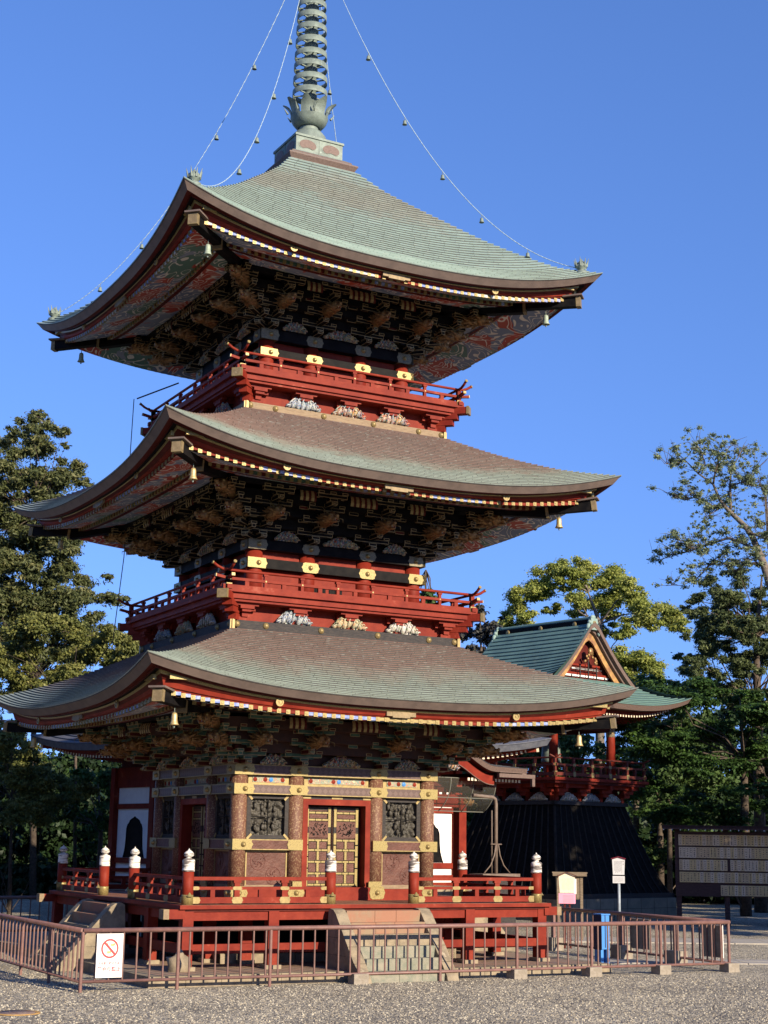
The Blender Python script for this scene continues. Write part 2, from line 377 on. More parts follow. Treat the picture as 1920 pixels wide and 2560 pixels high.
# loose pebbles in front of the fence: too many to count
def pebbles():
    g = MB(); rnd = random.Random(3)
    ms = [mat('pebble_%s' % k, c, None, rough=.9) for k, c in (('grey', (.22, .20, .165)), ('pale', (.42, .38, .29)), ('dark', (.09, .082, .075)), ('tan', (.30, .26, .19)))]
    for i in range(24000):
        D = rnd.uniform(22, 36); az = YAW + rnd.uniform(-.27, .27)
        x = CX+sin(az)*D; y = CY+cos(az)*D
        if y > -5.7 and x < 8.2 and x > -6.3: continue
        s_ = rnd.uniform(.012, .030); a = rnd.random()*6.28; h = s_*rnd.uniform(.5, .9)
        base = [(x+cos(a+k*1.5708+rnd.uniform(-.3, .3))*s_, y+sin(a+k*1.5708)*s_, GZ) for k in range(4)]
        top = (x+rnd.uniform(-.4, .4)*s_, y+rnd.uniform(-.4, .4)*s_, GZ+h)
        i0 = [g.vert(p) for p in base]; t_ = g.vert(top); m = rnd.choice(ms)
        for k in range(4): g.face([i0[k], i0[(k+1) % 4], t_], m)
    tag(g.build('gravel'), 'loose grey and tan gravel stones in front of the fence', 'gravel', kind='stuff')
pebbles()
def strip(name, a, b_, wd, h):
    g = MB(); a, b_ = Vector(a), Vector(b_); d = (b_-a).normalized(); nrm = Vector((-d.y, d.x)); L_ = (b_-a).length
    R = Matrix(((d.x, nrm.x, 0, a.x), (d.y, nrm.y, 0, a.y), (0, 0, 1, GZ), (0, 0, 0, 1)))
    k = 0; x = 0
    while x < L_:
        g.box(x+.01, x+1.18, -wd/2, -.01, -.05, h+random.uniform(-.004, .004), pathm, R=R)
        g.box(x+.01, x+1.18, .01, wd/2, -.05, h+random.uniform(-.004, .004), pathm, R=R); x += 1.2
    tag(g.build(name), kind='structure')
strip('path', (6.2, -2.15), (36, -13.5), 1.25, .03)
strip('path', (9.5, 5.9), (44, -10.2), 2.2, .03)

# stone platform
g = MB()
g.box(-5.2, 5.2, -5.2, 5.2, GZ-.1, -.18, paving)
for k in range(4):
    g.M = Matrix.Rotation(k*pi/2, 4, 'Z')
    x = -5.5
    while x < 5.19:
        L_ = random.uniform(.55, .8); x1 = min(x+L_, 5.2)
        g.box(x+.004, x1-.004, -5.5, -5.2, GZ-.1, -.178, stone); x = x1
g.M = Matrix()
tag(g.build('stone_platform'), 'low square stone platform with kerb blocks under the pagoda', 'platform')
# wedge-shaped rock on it
g = MB(); g.ell((-4.5, -4.5, -.06), (.26, .2, .28), stone, 9, 6, .5, 4)
tag(g.build('boulder'), 'small rough grey boulder on the platform by the near veranda post', 'rock')

# ================================================================ PAGODA
pag = thing('pagoda', 'three storied red pagoda with green copper roofs, gilt fittings and a tall spire', 'pagoda', (0, 0, 0))

# ---- roofs
def lerp(a, b_, t): return a+(b_-a)*t
mat('roof_seam', (.05, .055, .05), (.035, .032, .03), 3, .8)
def make_roof(idx, a, zmid, lift, wt, prof, cop, nrow, zrow_m, zrow_c, wrow, w2, z2m, z2c, wp, zp, studs):
    ex = 2.0 if idx == 3 else 1.8
    def zc(wv):
        for (w0, z0), (w1, z1) in zip(prof, prof[1:]):
            if w0 >= wv >= w1: return lerp(z0, z1, (w0-wv)/(w0-w1))
        return prof[-1][1]
    def Lf(wv): return lift*max(0, (wv-wt)/(a-wt))**ex
    def shp(u): return abs(u)**2.7
    def bow(u, wv): return .2*(1-u*u)*max(0, (wv-wt)/(a-wt))**2     # eaves sweep out towards the corners
    g = MB()
    seam = MATS['roof_seam']
    ws = [a+(wt-a)*(k/nrow) for k in range(nrow+1)]
    nu = 30
    for side in range(4):
        g.M = Matrix.Rotation(side*pi/2, 4, 'Z')
        for k in range(nrow):
            w0, w1 = ws[k], ws[k+1]; lip = .036
            rows = []
            for (wv, dz) in ((w0, lip), (w1, 0)):
                r_ = []
                for i in range(nu+1):
                    u = -1+2*i/nu
                    wvx = wv + (lip*.6 if dz else 0)
                    vi = g.vert((u*wvx, -wvx+bow(u, wv), zc(wv)+Lf(wv)*shp(u)+dz)); r_.append(vi)
                    g.slope[vi] = (a-wv)/(a-wt)
                rows.append(r_)
            low, mid_ = [], []
            for dst, dz, io in ((low, -.004, .3), (mid_, .016, .3)):
                for i in range(nu+1):
                    u = -1+2*i/nu; wvx = w0 + lip*io
                    vi = g.vert((u*wvx, -wvx+bow(u, w0), zc(w0)+Lf(w0)*shp(u)+dz)); dst.append(vi); g.slope[vi] = (a-w0)/(a-wt)
            for i in range(nu):
                x0, x1 = (-1+2*i/nu)*w0, (-1+2*(i+1)/nu)*w0; off = random.random() if i == 0 else off
                g.face([rows[0][i], rows[0][i+1], rows[1][i+1], rows[1][i]], cop, uv=[(x0+off, k+.02), (x1+off, k+.02), (x1+off, k+.98), (x0+off, k+.98)])
                g.face([low[i], low[i+1], mid_[i+1], mid_[i]], seam)
                g.face([mid_[i], mid_[i+1], rows[0][i+1], rows[0][i]], cop, uv=[(x0+off, k+.4), (x1+off, k+.4), (x1+off, k+.5), (x0+off, k+.5)])
    g.M = Matrix()
    roof = g.build('roof', pag)
    roof['label'] = {3: 'top roof of green copper courses', 2: 'middle roof of brown and green copper', 1: 'lower roof of brown and green copper'}[idx]
    # layered eave: section points given at mid side and at the corner
    zf = .19
    fl_m, fl_c = zmid-.155, zmid+lift-.19
    span_m, span_c = zrow_m+.05-fl_m, zrow_c+.06-fl_c
    o_ = a-wrow
    # (inward offset, fraction of the drop from fascia to rafter row, material of the face that starts here)
    sec = [(0, None, fascia), (.13, 0, redd), (.27, .02, redd), (.28, .16, black), (.40, .18, gold), (.415, .34, gold), (.43, .36, redd), (o_-.09, .60, red), (o_-.06, .86, red), (o_-.01, .92, red), (o_, 1.0, None)]
    def pt(u, k):
        o, fr, _ = sec[k]
        wv = a-o; bw = lerp(.2, 0, max(0, (o-.13)/(o_-.13)))*(1-u*u)
        if fr is None: return (u*wv, -wv+bw, zmid+lift*shp(u))
        zm = fl_m+span_m*fr; zz = fl_c+span_c*fr
        return (u*wv, -wv+bw, lerp(zm, zz, shp(u)))
    g = MB()
    for k in range(len(sec)-1):
        g.grid(lambda s_, t_, k=k: pt(-1+2*s_, k) if t_ == 0 else pt(-1+2*s_, k+1), 36, 1, sec[k][2], smooth=False)
    # leaf-shaped gilt clasp at mid side, crests at the quarters, gilt corner plates
    def on(u, o, dz, fr):
        wv = a-o; return (u*wv, -wv+.14*(1-u*u), lerp(fl_m+span_m*fr, fl_c+span_c*fr, shp(u))+dz)
    for u, sx in ((0, .36), ):
        x, y, z = on(u, .39, 0, .4); g.box(x-sx, x+sx, y-.02, y+.04, z-.09, z+.02, agilt); g.box(x-sx*.6, x+sx*.6, y-.026, y+.04, z-.12, z+.05, agilt)
    for u in (-.52, .52):
        x, y, z = on(u, .38, 0, .5)
        g.M = Matrix.Translation((x, y-.02, z)) @ Matrix.Rotation(pi/2, 4, 'X'); g.lathe([(.09, -.01), (.09, .02), (.06, .02), (.055, .005), (.025, .005), (.02, .02)], (0, 0, 0), goldp, 12, smooth=False); g.M = Matrix()
    for s_ in (-1, 1):
        x, y, z = on(s_*.955, .36, 0, .4)
        g.box(min(x, x-s_*.5), max(x, x-s_*.5), y-.02, y+.05, z-.03, z+.07, gold)
    four('eave_boards', g, roof)
    # rafter-end rows with gilt square caps
    def rrow(wv, zm, zc_, n_, h, cols, nm, bw_=.0):
        g = MB()
        def f(u): return zm+(zc_-zm)*shp(u)
        for i in range(n_):
            u = -1+2*(i+.5)/n_; u0 = -1+2*i/n_; u1 = -1+2*(i+1)/n_
            x = u*wv*.985; hw = wv*.985/n_
            c = cols[int(i*7/n_*1.0) % len(cols)] if cols else redd
            if cols and random.random() < .12: c = random.choice(cols)
            z = f(u); wvk = wv; wv = wv-bw_*(1-u*u)
            g.box(x-hw*.45, x+hw*.45, -wv-.015, -wv+.05, z-h*.5, z+h*.5, beadg, trim=gold, t=.014)
            g.box(x-hw*.18, x+hw*.18, -wv-.024, -wv-.014, z-h*.16, z+h*.16, gold)
            g.box(x+hw*.45+.002, x+hw*1.55-.002, -wv-.004, -wv+.05, z-h*.34, z+h*.42, c); wv = wvk
        four(nm, g, roof)
    rrow(wrow, zrow_m, zrow_c, 50, .09, studs, 'flying_rafter_ends', 0)
    rrow(w2, z2m, z2c, 44, .085, [redd, greenp, redd, bluep], 'base_rafter_ends')
    # painted soffits
    g = MB()
    NS = 24
    def sof(w0, z0m, z0c, w1, z1m, z1c):
        g.grid(lambda s_, t_: ((-1+2*s_)*lerp(w0, w1, t_), -lerp(w0, w1, t_), lerp(lerp(z0m, z0c, shp(-1+2*s_)), lerp(z1m, z1c, shp(-1+2*s_)), t_)), NS, 5, clouds)
    sof(wrow-.01, zrow_m-.05, zrow_c-.05, w2+.0, z2m+.05, z2c+.04)
    sof(w2-.01, z2m-.04, z2c-.04, wp-.25, zp+.10, zp+.12)
    # red board under the base rafters' edge
    g.grid(lambda s_, t_: ((-1+2*s_)*(w2-.05-.10*t_), -(w2-.05-.10*t_), lerp(z2m, z2c, shp(-1+2*s_))-.05), NS, 1, redd)
    four('painted_soffit', g, roof)
    # hip rafters with gilt ends and little copper caps
    for k in range(4):
        g = MB()
        A = Vector((-wp, -wp, zp+.06)); B_ = Vector((-wrow-.16, -wrow-.16, zrow_c-.10))
        A2 = Vector((-w2-.12, -w2-.12, z2c-.12))
        g.beam(A, A2, .2, .24, black); 
        dd = (B_-A2).normalized()
        g.beam(A2-dd*.3+Vector((0, 0, .1)), B_, .2, .22, black)
        g.beam(B_, B_+dd*.11, .225, .245, agilt, trim=goldp, t=.012)
        g.beam(A2, A2+dd*.07, .215, .25, agilt, trim=goldp, t=.012)
        e = B_+dd*.02+Vector((0, 0, .16))
        g.beam(e-dd*.34, e+dd*.14, .36, .04, fascia)
        ob('hip_rafter', g.data('hip_rafter'), roof, (0, 0, 0), k*pi/2)
    # jewel finials at the hips
    if idx == 3:
        for k in range(4):
            g = MB()
            c = (-a+.36, -a+.36, zmid+lift*.86+.16)
            g.lathe([(.15, -.06), (.16, .04), (.08, .05), (.07, .09), (.13, .13), (.15, .2), (.11, .27), (.04, .33), (.01, .38)], c, bronze, 12)
            for q in range(8):
                an = q*pi/4; g.cone((c[0]+.13*cos(an), c[1]+.13*sin(an), c[2]+.16), (c[0]+.19*cos(an), c[1]+.19*sin(an), c[2]+.36+.02*(q % 2)), .035, bronze)
            ob('jewel_finial', g.data('jewel_finial'), roof, (0, 0, 0), k*pi/2)
    return roof
BLU = [bluep, bluep, bluep, whitep]
roof3 = make_roof(3, 5.517, 15.52, .75, .93, [(5.6, 15.47), (5.517, 15.52), (4.74, 15.99), (4.16, 16.50), (3.39, 17.21), (2.67, 17.93), (1.5, 19.05), (.92, 19.72)], cop3, 40,
    15.24, 15.66, 4.905, 4.0, 15.46, 15.64, 3.15, 15.52, [bluep, bluep, whitep, red, bluep, whitep, bluep])
roof2 = make_roof(2, 5.782, 10.41, .68, 2.69, [(5.9, 10.34), (5.782, 10.41), (4.79, 10.96), (4.2, 11.33), (3.6, 11.71), (3.12, 12.02), (2.69, 12.28)], cop2, 30,
    10.13, 10.486, 5.124, 4.38, 10.26, 10.38, 3.42, 10.36, [red, bluep, red, red, bluep, red, red])
roof1 = make_roof(1, 5.998, 5.40, .60, 2.95, [(6.1, 5.34), (5.998, 5.40), (5.67, 5.54), (4.9, 5.96), (4.28, 6.32), (3.64, 6.68), (3.0, 7.03), (2.95, 7.06)], cop1, 30,
    5.0, 5.298, 5.391, 4.62, 5.08, 5.20, 3.72, 5.16, [bluep, red, bluep, goldp, red, bluep, goldp])

# ---- gilt dragon heads
def dragon(sc=1.0, long=False):
    g = MB(); g.M = Matrix.Scale(sc, 4); rnd = random.Random(int(sc*100)+long)
    Lb = .62 if long else .34
    # neck comes out of the wall along -y and rises, head hangs forward
    pts = [(0, Lb*.9, -.05), (.03, Lb*.5, .02), (-.02, Lb*.2, .0), (0, 0, .02)]
    g.tube(pts, [.12, .125, .13, .12], goldd, 9)
    for i in range(26 if long else 14):
        t_ = rnd.random(); a = rnd.uniform(0, 2*pi)
        y = lerp(0, Lb*.85, t_); p = Vector((cos(a)*.12, y, sin(a)*.12))
        g.cone(p, p+Vector((cos(a)*.10, .10, sin(a)*.08+.02)), .04, goldd)
    g.ell((0, -.12, .03), (.145, .17, .13), goldd, 10, 8, .35, 2)
    g.ell((0, -.28, .0), (.085, .13, .06), goldd, 9, 6, .3, 3)       # snout
    g.ell((0, -.37, .045), (.055, .04, .04), goldd, 7, 5)           # nose
    g.ell((0, -.24, -.085), (.065, .12, .025), goldd, 8, 5)          # lower jaw
    g.ell((0, -.27, -.045), (.045, .10, .018), red, 8, 5)            # tongue
    for s_ in (-1, 1):
        g.ell((s_*.085, -.19, .09), (.035, .04, .035), goldp, 7, 5)
        g.cone((s_*.07, -.08, .12), (s_*.13, .12, .33), .026, goldp)
        g.cone((s_*.12, -.1, .05), (s_*.24, .02, .12), .04, goldd)
        g.tube([(s_*.06, -.33, .0), (s_*.13, -.42, -.04), (s_*.15, -.40, -.12)], [.012, .010, .003], goldp, 5)
        g.cone((s_*.04, -.33, -.02), (s_*.04, -.34, -.07), .012, whitep, 4)
    for i in range(16):
        a = 2*pi*i/16; g.cone((cos(a)*.11, -.02, sin(a)*.10+.02), (cos(a)*.20, .08+.05*(i % 2), sin(a)*.18+.03), .036, goldd)
    return g
DR = dragon(1.0).data('dragon_head'); DRL = dragon(1.0, True).data('dragon_head')

# ---- brackets under the eaves
def bracket_set(kind, steps, so_, dz, diag=False):
    g = MB()
    if kind == 1: A1, A2, B_ = greenp, redd, greenp
    else: A1, A2, B_ = black, black, black
    T = goldl; t = .012
    q = 1.414 if diag else 1
    for k in range(steps):
        s0 = so_*(k+.5)*q; z = dz*k
        g.box(-.07, .07, -(s0+.14), .12, z+.0, z+.10, A2, trim=T, t=t)                     # outward arm
        g.box(-.055, .055, -(s0+.20), -(s0+.14), z+.02, z+.07, A1, trim=T, t=t)              # its nose
        g.box(-.10, .10, -(s0+.10), -(s0-.10), z+.10, z+.17, B_, trim=T, t=t)                # bearing block
        L_ = .46 if k < steps-1 else .38
        if not diag:
            g.box(-L_*.55, L_*.55, -(s0+.045), -(s0-.045), z+.150, z+.19, A1)
            g.box(-L_, L_, -(s0+.05), -(s0-.05), z+.19, z+.275, A1, trim=T, t=t)
            for x in (-L_+.07, 0, L_-.07):
                g.box(x-.075, x+.075, -(s0+.075), -(s0-.075), z+.275, z+.335, B_ if k % 2 else A2, trim=T, t=t)
        else:
            for sg in (-1, 1):
                R = Matrix.Translation((0, -s0, 0)) @ Matrix.Rotation(sg*pi/4, 4, 'Z')
                g.box(-.4, .4, -.05, .05, z+.17, z+.25, A1, trim=T, t=t, R=R)
                for x in (-.33, .33): g.box(x-.075, x+.075, -.075, .075, z+.248, z+.31, B_, trim=T, t=t, R=R)
    return g
def carving(wd, h, m, seed=0, d=.07):
    """a boat-shaped openwork carving: lumps under an arched outline"""
    g = MB(); rnd = random.Random(seed)
    def top_(x): return h*max(0, 1-(abs(x)/(wd/2))**1.9)
    out = [(lerp(-wd/2, wd/2, i/16), top_(lerp(-wd/2, wd/2, i/16))) for i in range(17)]
    for (xa, za), (xb, zb) in zip(out, out[1:]): g.quad((xa, -.02, 0), (xb, -.02, 0), (xb, -.02, zb), (xa, -.02, za), m)
    for i in range(9):
        x = lerp(-wd*.42, wd*.42, i/8)+rnd.uniform(-.02, .02); tp = top_(x)
        g.ell((x, -d*.5, tp*rnd.uniform(.35, .6)), (wd*.085, d*.8, max(.05, tp*.42)), m, 10, 7, .18, i)
    for s_ in (-1, 1):       # scrolls
        for c_, r0 in ((.36, .05), (.2, .065), (.06, .05)):
            cx_, cz_ = s_*wd*c_, top_(wd*c_)*.62
            g.tube([(cx_+s_*cos(t*.8)*r0*(1-t*.11), -d-.03, cz_+sin(t*.8)*r0*(1-t*.11)) for t in range(8)], [.016*(1-t*.08) for t in range(8)], m, 5)
    for i in range(7):
        x = lerp(-wd/2, wd/2, (i+.5)/7); top = h*(1-(abs(x)/(wd/2))**1.7)
        g.tube([(x-.07, -d-.02, .02), (x-.03, -d-.045, top*.6), (x+.03, -d-.03, top*.9), (x+.07, -d-.01, top*.7)], [.022, .022, .018, .01], m, 5)
    return g
def ribs(n_, wd):
    g = MB()
    for i in range(n_):
        x = lerp(-wd/2, wd/2, (i+.5)/n_); hw = wd/n_*.27
        pts = [(0, .24), (-.035, .17), (-.045, .08), (-.02, .0)]
        for (y0, z0), (y1, z1) in zip(pts, pts[1:]):
            g.quad((x-hw, y0, z0), (x-hw, y1, z1), (x+hw, y1, z1), (x+hw, y0, z0), goldp)
        xa = x+hw
        for (y0, z0), (y1, z1) in zip(pts, pts[1:]):
            g.quad((xa, y0+.02, z0), (xa, y1+.02, z1), (xa+2*wd/n_*.23, y1+.02, z1), (xa+2*wd/n_*.23, y0+.02, z0), redd)
    return g
def bracket_tier(idx, w0, z0, wp, zp, colx, headx, headw, headz, ribx, ribw, ribz, kind):
    core = MB(); H = zp-z0; so_ = (wp-w0)/3.5; dz = H/4.0-.02
    cm = black if kind != 1 else mat('bracket_core_brown', (.05, .018, .012), (.03, .014, .012), 6, .6)
    for k in range(4):
        core.M = Matrix.Rotation(k*pi/2, 4, 'Z')
        prev = (w0-.06, z0-.02)
        for q in range(4):
            nx = (w0-.10+so_*q, z0+dz*(q+.0)); 
            core.quad((-prev[0], -prev[0], prev[1]), (prev[0], -prev[0], prev[1]), (nx[0], -nx[0], nx[1]+.02), (-nx[0], -nx[0], nx[1]+.02), cm)
            nx2 = (nx[0], z0+dz*(q+1)); core.quad((-nx[0], -nx[0], nx[1]+.02), (nx[0], -nx[0], nx[1]+.02), (nx2[0], -nx2[0], nx2[1]), (-nx2[0], -nx2[0], nx2[1]), cm)
            prev = nx2
        # through beams, one per step, and the purlin
        for q in range(4):
            wv = w0+so_*(q+.5); z = z0+dz*q+.285
            core.box(-wv-.25, wv+.25, -wv-.035, -wv+.035, z+.02, z+.10, redd if kind == 1 else black)
            # little boxed panels with gilt outlines between the sets
            nb = 7
            for i in range(nb):
                x = lerp(-w0+.1, w0-.1, (i+.5)/nb)+(.12 if q % 2 else 0)
                core.box(x-.12, x+.12, -wv+so_*.25-.02, -wv+so_*.25, z-.10, z-.03, redd if (i+q) % 3 == 0 else (greenp if kind == 1 else black), trim=goldl, t=.008)
        core.box(-wp-.3, wp+.3, -wp-.06, -wp+.08, zp-.02, zp+.10, black)
    core.M = Matrix()
    core.quad((-wp, -wp, zp+.07), (wp, -wp, zp+.07), (wp, wp, zp+.07), (-wp, wp, zp+.07), black)
    c = core.build('bracket_tier', pag)
    bs = bracket_set(kind, 4, so_, dz).data('bracket_set'); bd = bracket_set(kind, 4, so_, dz, True).data('corner_bracket')
    rb = {n_: ribs(n_, wd).data('striped_rib_panel') for n_, wd in ((3, .42), (5, .72))}
    for k in range(4):
        R = Matrix.Rotation(k*pi/2, 4, 'Z')
        for x in colx:
            o = ob('bracket_set', bs, c, R @ Vector((x, -w0, z0)), k*pi/2)
        o = ob('corner_bracket', bd, c, R @ Vector((-w0+.05, -w0+.05, z0)), k*pi/2-pi/4)
        for x in headx:
            o = ob('dragon_head', DR, c, R @ Vector((x, -headw+.1, headz)), k*pi/2+.12); o.scale = (.95, .95, .95)
        for x in (0, ribx, -ribx):
            ob('striped_rib_panel', rb[5 if x == 0 else 3], c, R @ Vector((x, -ribw, ribz-.12)), k*pi/2)
        for q, (wv, dzz, sc) in enumerate(((wp-.30, -.58, .95), (wp+.12, -.22, 1.05))):
            o = ob('dragon_head', DRL, c, R @ Vector((-wv, -wv, zp+dzz)), k*pi/2-pi/4); o.scale = (sc, sc, sc)
        for i, (x, wd) in enumerate(((colx[0]*.5+colx[1]*.5, .62), (0, .95), (colx[2]*.5+colx[3]*.5, .62))):
            cv = carving(wd, .25, carvm, idx*10+i)
            ob('cloud_carving', cv.data('cloud_carving'), c, R @ Vector((x, -w0-.03, z0+.01)), k*pi/2)
bracket_tier(3, 2.12, 14.525, 3.15, 15.50, (-1.87, -.67, .67, 1.87), (-1.87, -.67, .67, 1.87), 3.12, 14.97, 1.28, 3.22, 15.36, 3)
bracket_tier(2, 2.37, 9.268, 3.42, 10.34, (-2.12, -.76, .76, 2.12), (-2.12, -.76, .76, 2.12), 3.38, 9.72, 1.45, 3.50, 10.17, 3)
bracket_tier(1, 2.60, 4.085, 3.72, 5.14, (-2.42, -1.03, 1.03, 2.42), (-2.42, -1.03, 1.03, 2.42), 3.72, 4.58, 1.7, 3.80, 4.95, 1)

# ---- upper storeys' walls
def gilt_plate(g, x, y, z0, z1, hw, m, th=.012, boss=True):
    zc_ = (z0+z1)/2; h = (z1-z0)/2+.006
    pts = [(-hw, 0), (-hw*.86, .45*h), (-hw*.84, h*.8), (-hw*.6, h), (hw*.6, h), (hw*.84, h*.8), (hw*.86, .45*h), (hw, 0), (hw*.86, -.45*h), (hw*.84, -h*.8), (hw*.6, -h), (-hw*.6, -h), (-hw*.84, -h*.8), (-hw*.86, -.45*h)]
    a = [g.vert((x+p[0], y-th, zc_+p[1])) for p in pts]; b_ = [g.vert((x+p[0], y+.001, zc_+p[1])) for p in pts]
    g.face(a, m)
    for k in range(len(pts)): g.face([a[k], a[(k+1) % 14], b_[(k+1) % 14], b_[k]][::-1], m)
    if boss:
        old = g.M; g.M = g.M @ Matrix.Translation((x, y-th, zc_)) @ Matrix.Rotation(pi/2, 4, 'X')
        g.lathe([(.062, 0), (.06, .012), (.045, .02), (.036, .045), (.015, .058)], (0, 0, 0), bosm, 12); g.M = old
bosm = mat('boss_metal', (.34, .26, .11), None, rough=.35, metal=.5)
platd = mat('darkened_gilt', (.20, .17, .10), (.12, .11, .08), 40, .5, .3, lo=.45, hi=.55)
def upper_wall(idx, wb, cols, zl, zu, zbase, rcol):
    g = MB(); ww = wb-.22
    g.box(-ww, ww, -ww, ww, zbase-.3, zu[1], red)
    wall = g.build('wall', pag)
    for k in range(4):
        R = Matrix.Rotation(k*pi/2, 4, 'Z')
        cm = MB(); cm.lathe([(rcol, 0), (rcol, zu[0]-zbase)], (0, 0, 0), red, 18)
        me = cm.data('column')
        for x in cols[:-1]:
            ob('column', me, wall, R @ Vector((x, -cols[-1], zbase)))
    for (z0, z1), pm in ((zl, gold), (zu, platd)):
        g = MB()
        g.box(-wb+.002, wb-.002, -wb, -wb+.24, z0, z1, black)
        for i, x in enumerate(cols):
            xx = x
            if i == 0: g.box(-wb-.012, x+.2, -wb-.012, -wb+.3, z0-.006, z1+.006, pm); gilt_plate(g, x+.02, -wb-.012, z0, z1, .22, pm, .003)
            elif i == len(cols)-1: g.box(x-.2, wb+.011, -wb-.012, -wb+.22, z0-.006, z1+.006, pm); gilt_plate(g, x-.02, -wb-.012, z0, z1, .22, pm, .003)
            else: gilt_plate(g, x, -wb, z0, z1, .235, pm)
        four('tie_beam', g, wall)
    if idx == 2:
        g = MB()
        for x in (-.42, .02):
            for q in range(5): g.box(x-.16+q*.07, x-.16+q*.07+.03, -ww-.01, -ww+.02, 8.06, 8.30, black)
            g.box(x-.18, x+.18, -ww-.004, -ww+.02, 8.05, 8.31, black)
        g.build('vent_grille', wall)
upper_wall(3, 2.10, (-1.87, -.67, .67, 1.87), (13.84, 14.037), (14.27, 14.525), 12.95, .19)
upper_wall(2, 2.36, (-2.12, -.76, .76, 2.12), (8.605, 8.833), (9.045, 9.268), 7.7, .205)

# ---- balconies
def railing(w_, zt, zm, zb, n_, ext=.36):
    g = MB()
    r_ = .033
    pts = [(-w_-ext, -w_, zt+.13), (-w_-ext*.7, -w_, zt+.06), (-w_-ext*.35, -w_, zt+.01), (-w_, -w_, zt)]
    full = pts+[(lerp(-w_, w_, k/6), -w_, zt) for k in range(1, 6)]+[(-p[0], p[1], p[2]) for p in pts[::-1]]
    g.tube(full, r_, red, 8)
    for s_ in (-1, 1): g.tube([(s_*(w_+ext), -w_, zt+.13), (s_*(w_+ext+.03), -w_, zt+.143)], .040, goldp, 8)
    e2 = ext*.8
    for s_ in (-1, 1):
        g.beam((s_*w_, -w_, zm), (s_*(w_+e2), -w_, zm+.05), .075, .06, red)
        g.beam((s_*(w_+e2), -w_, zm+.05), (s_*(w_+e2+.02), -w_, zm+.052), .08, .065, goldp)
        g.beam((s_*w_, -w_, zb+.05), (s_*(w_+e2*.45), -w_, zb+.05), .12, .10, red)
    g.box(-w_, w_, -w_-.04, -w_+.04, zm-.03, zm+.03, red)
    g.box(-w_, w_, -w_-.06, -w_+.06, zb, zb+.10, red)
    for i in range(n_+1):
        x = lerp(-w_, w_, i/n_)
        if i in (0, n_): 
            g.box(x-.05, x+.05, -w_-.05, -w_+.05, zb+.1, zt-.02, red)
            g.box(x-.075, x+.075, -w_-.075, -w_-.055, zb-.02, zb+.13, goldp, trim=gold, t=.03)
            g.box(x-.07, x+.07, -w_-.06, -w_-.042, zm-.045, zm+.045, goldp, trim=black, t=.02)
        else:
            g.box(x-.035, x+.035, -w_-.035, -w_+.035, zb+.1, zt-.03, red)
            g.box(x-.055, x+.055, -w_-.045, -w_+.045, zt-.075, zt-.03, red)
            g.box(x-.018, x+.018, -w_-.046, -w_-.03, zm-.018, zm+.018, goldp)
        if i < n_:
            x2 = lerp(-w_, w_, (i+.5)/n_); g.box(x2-.05, x2+.05, -w_-.03, -w_+.03, zb+.1, zm-.03, red)
    return g
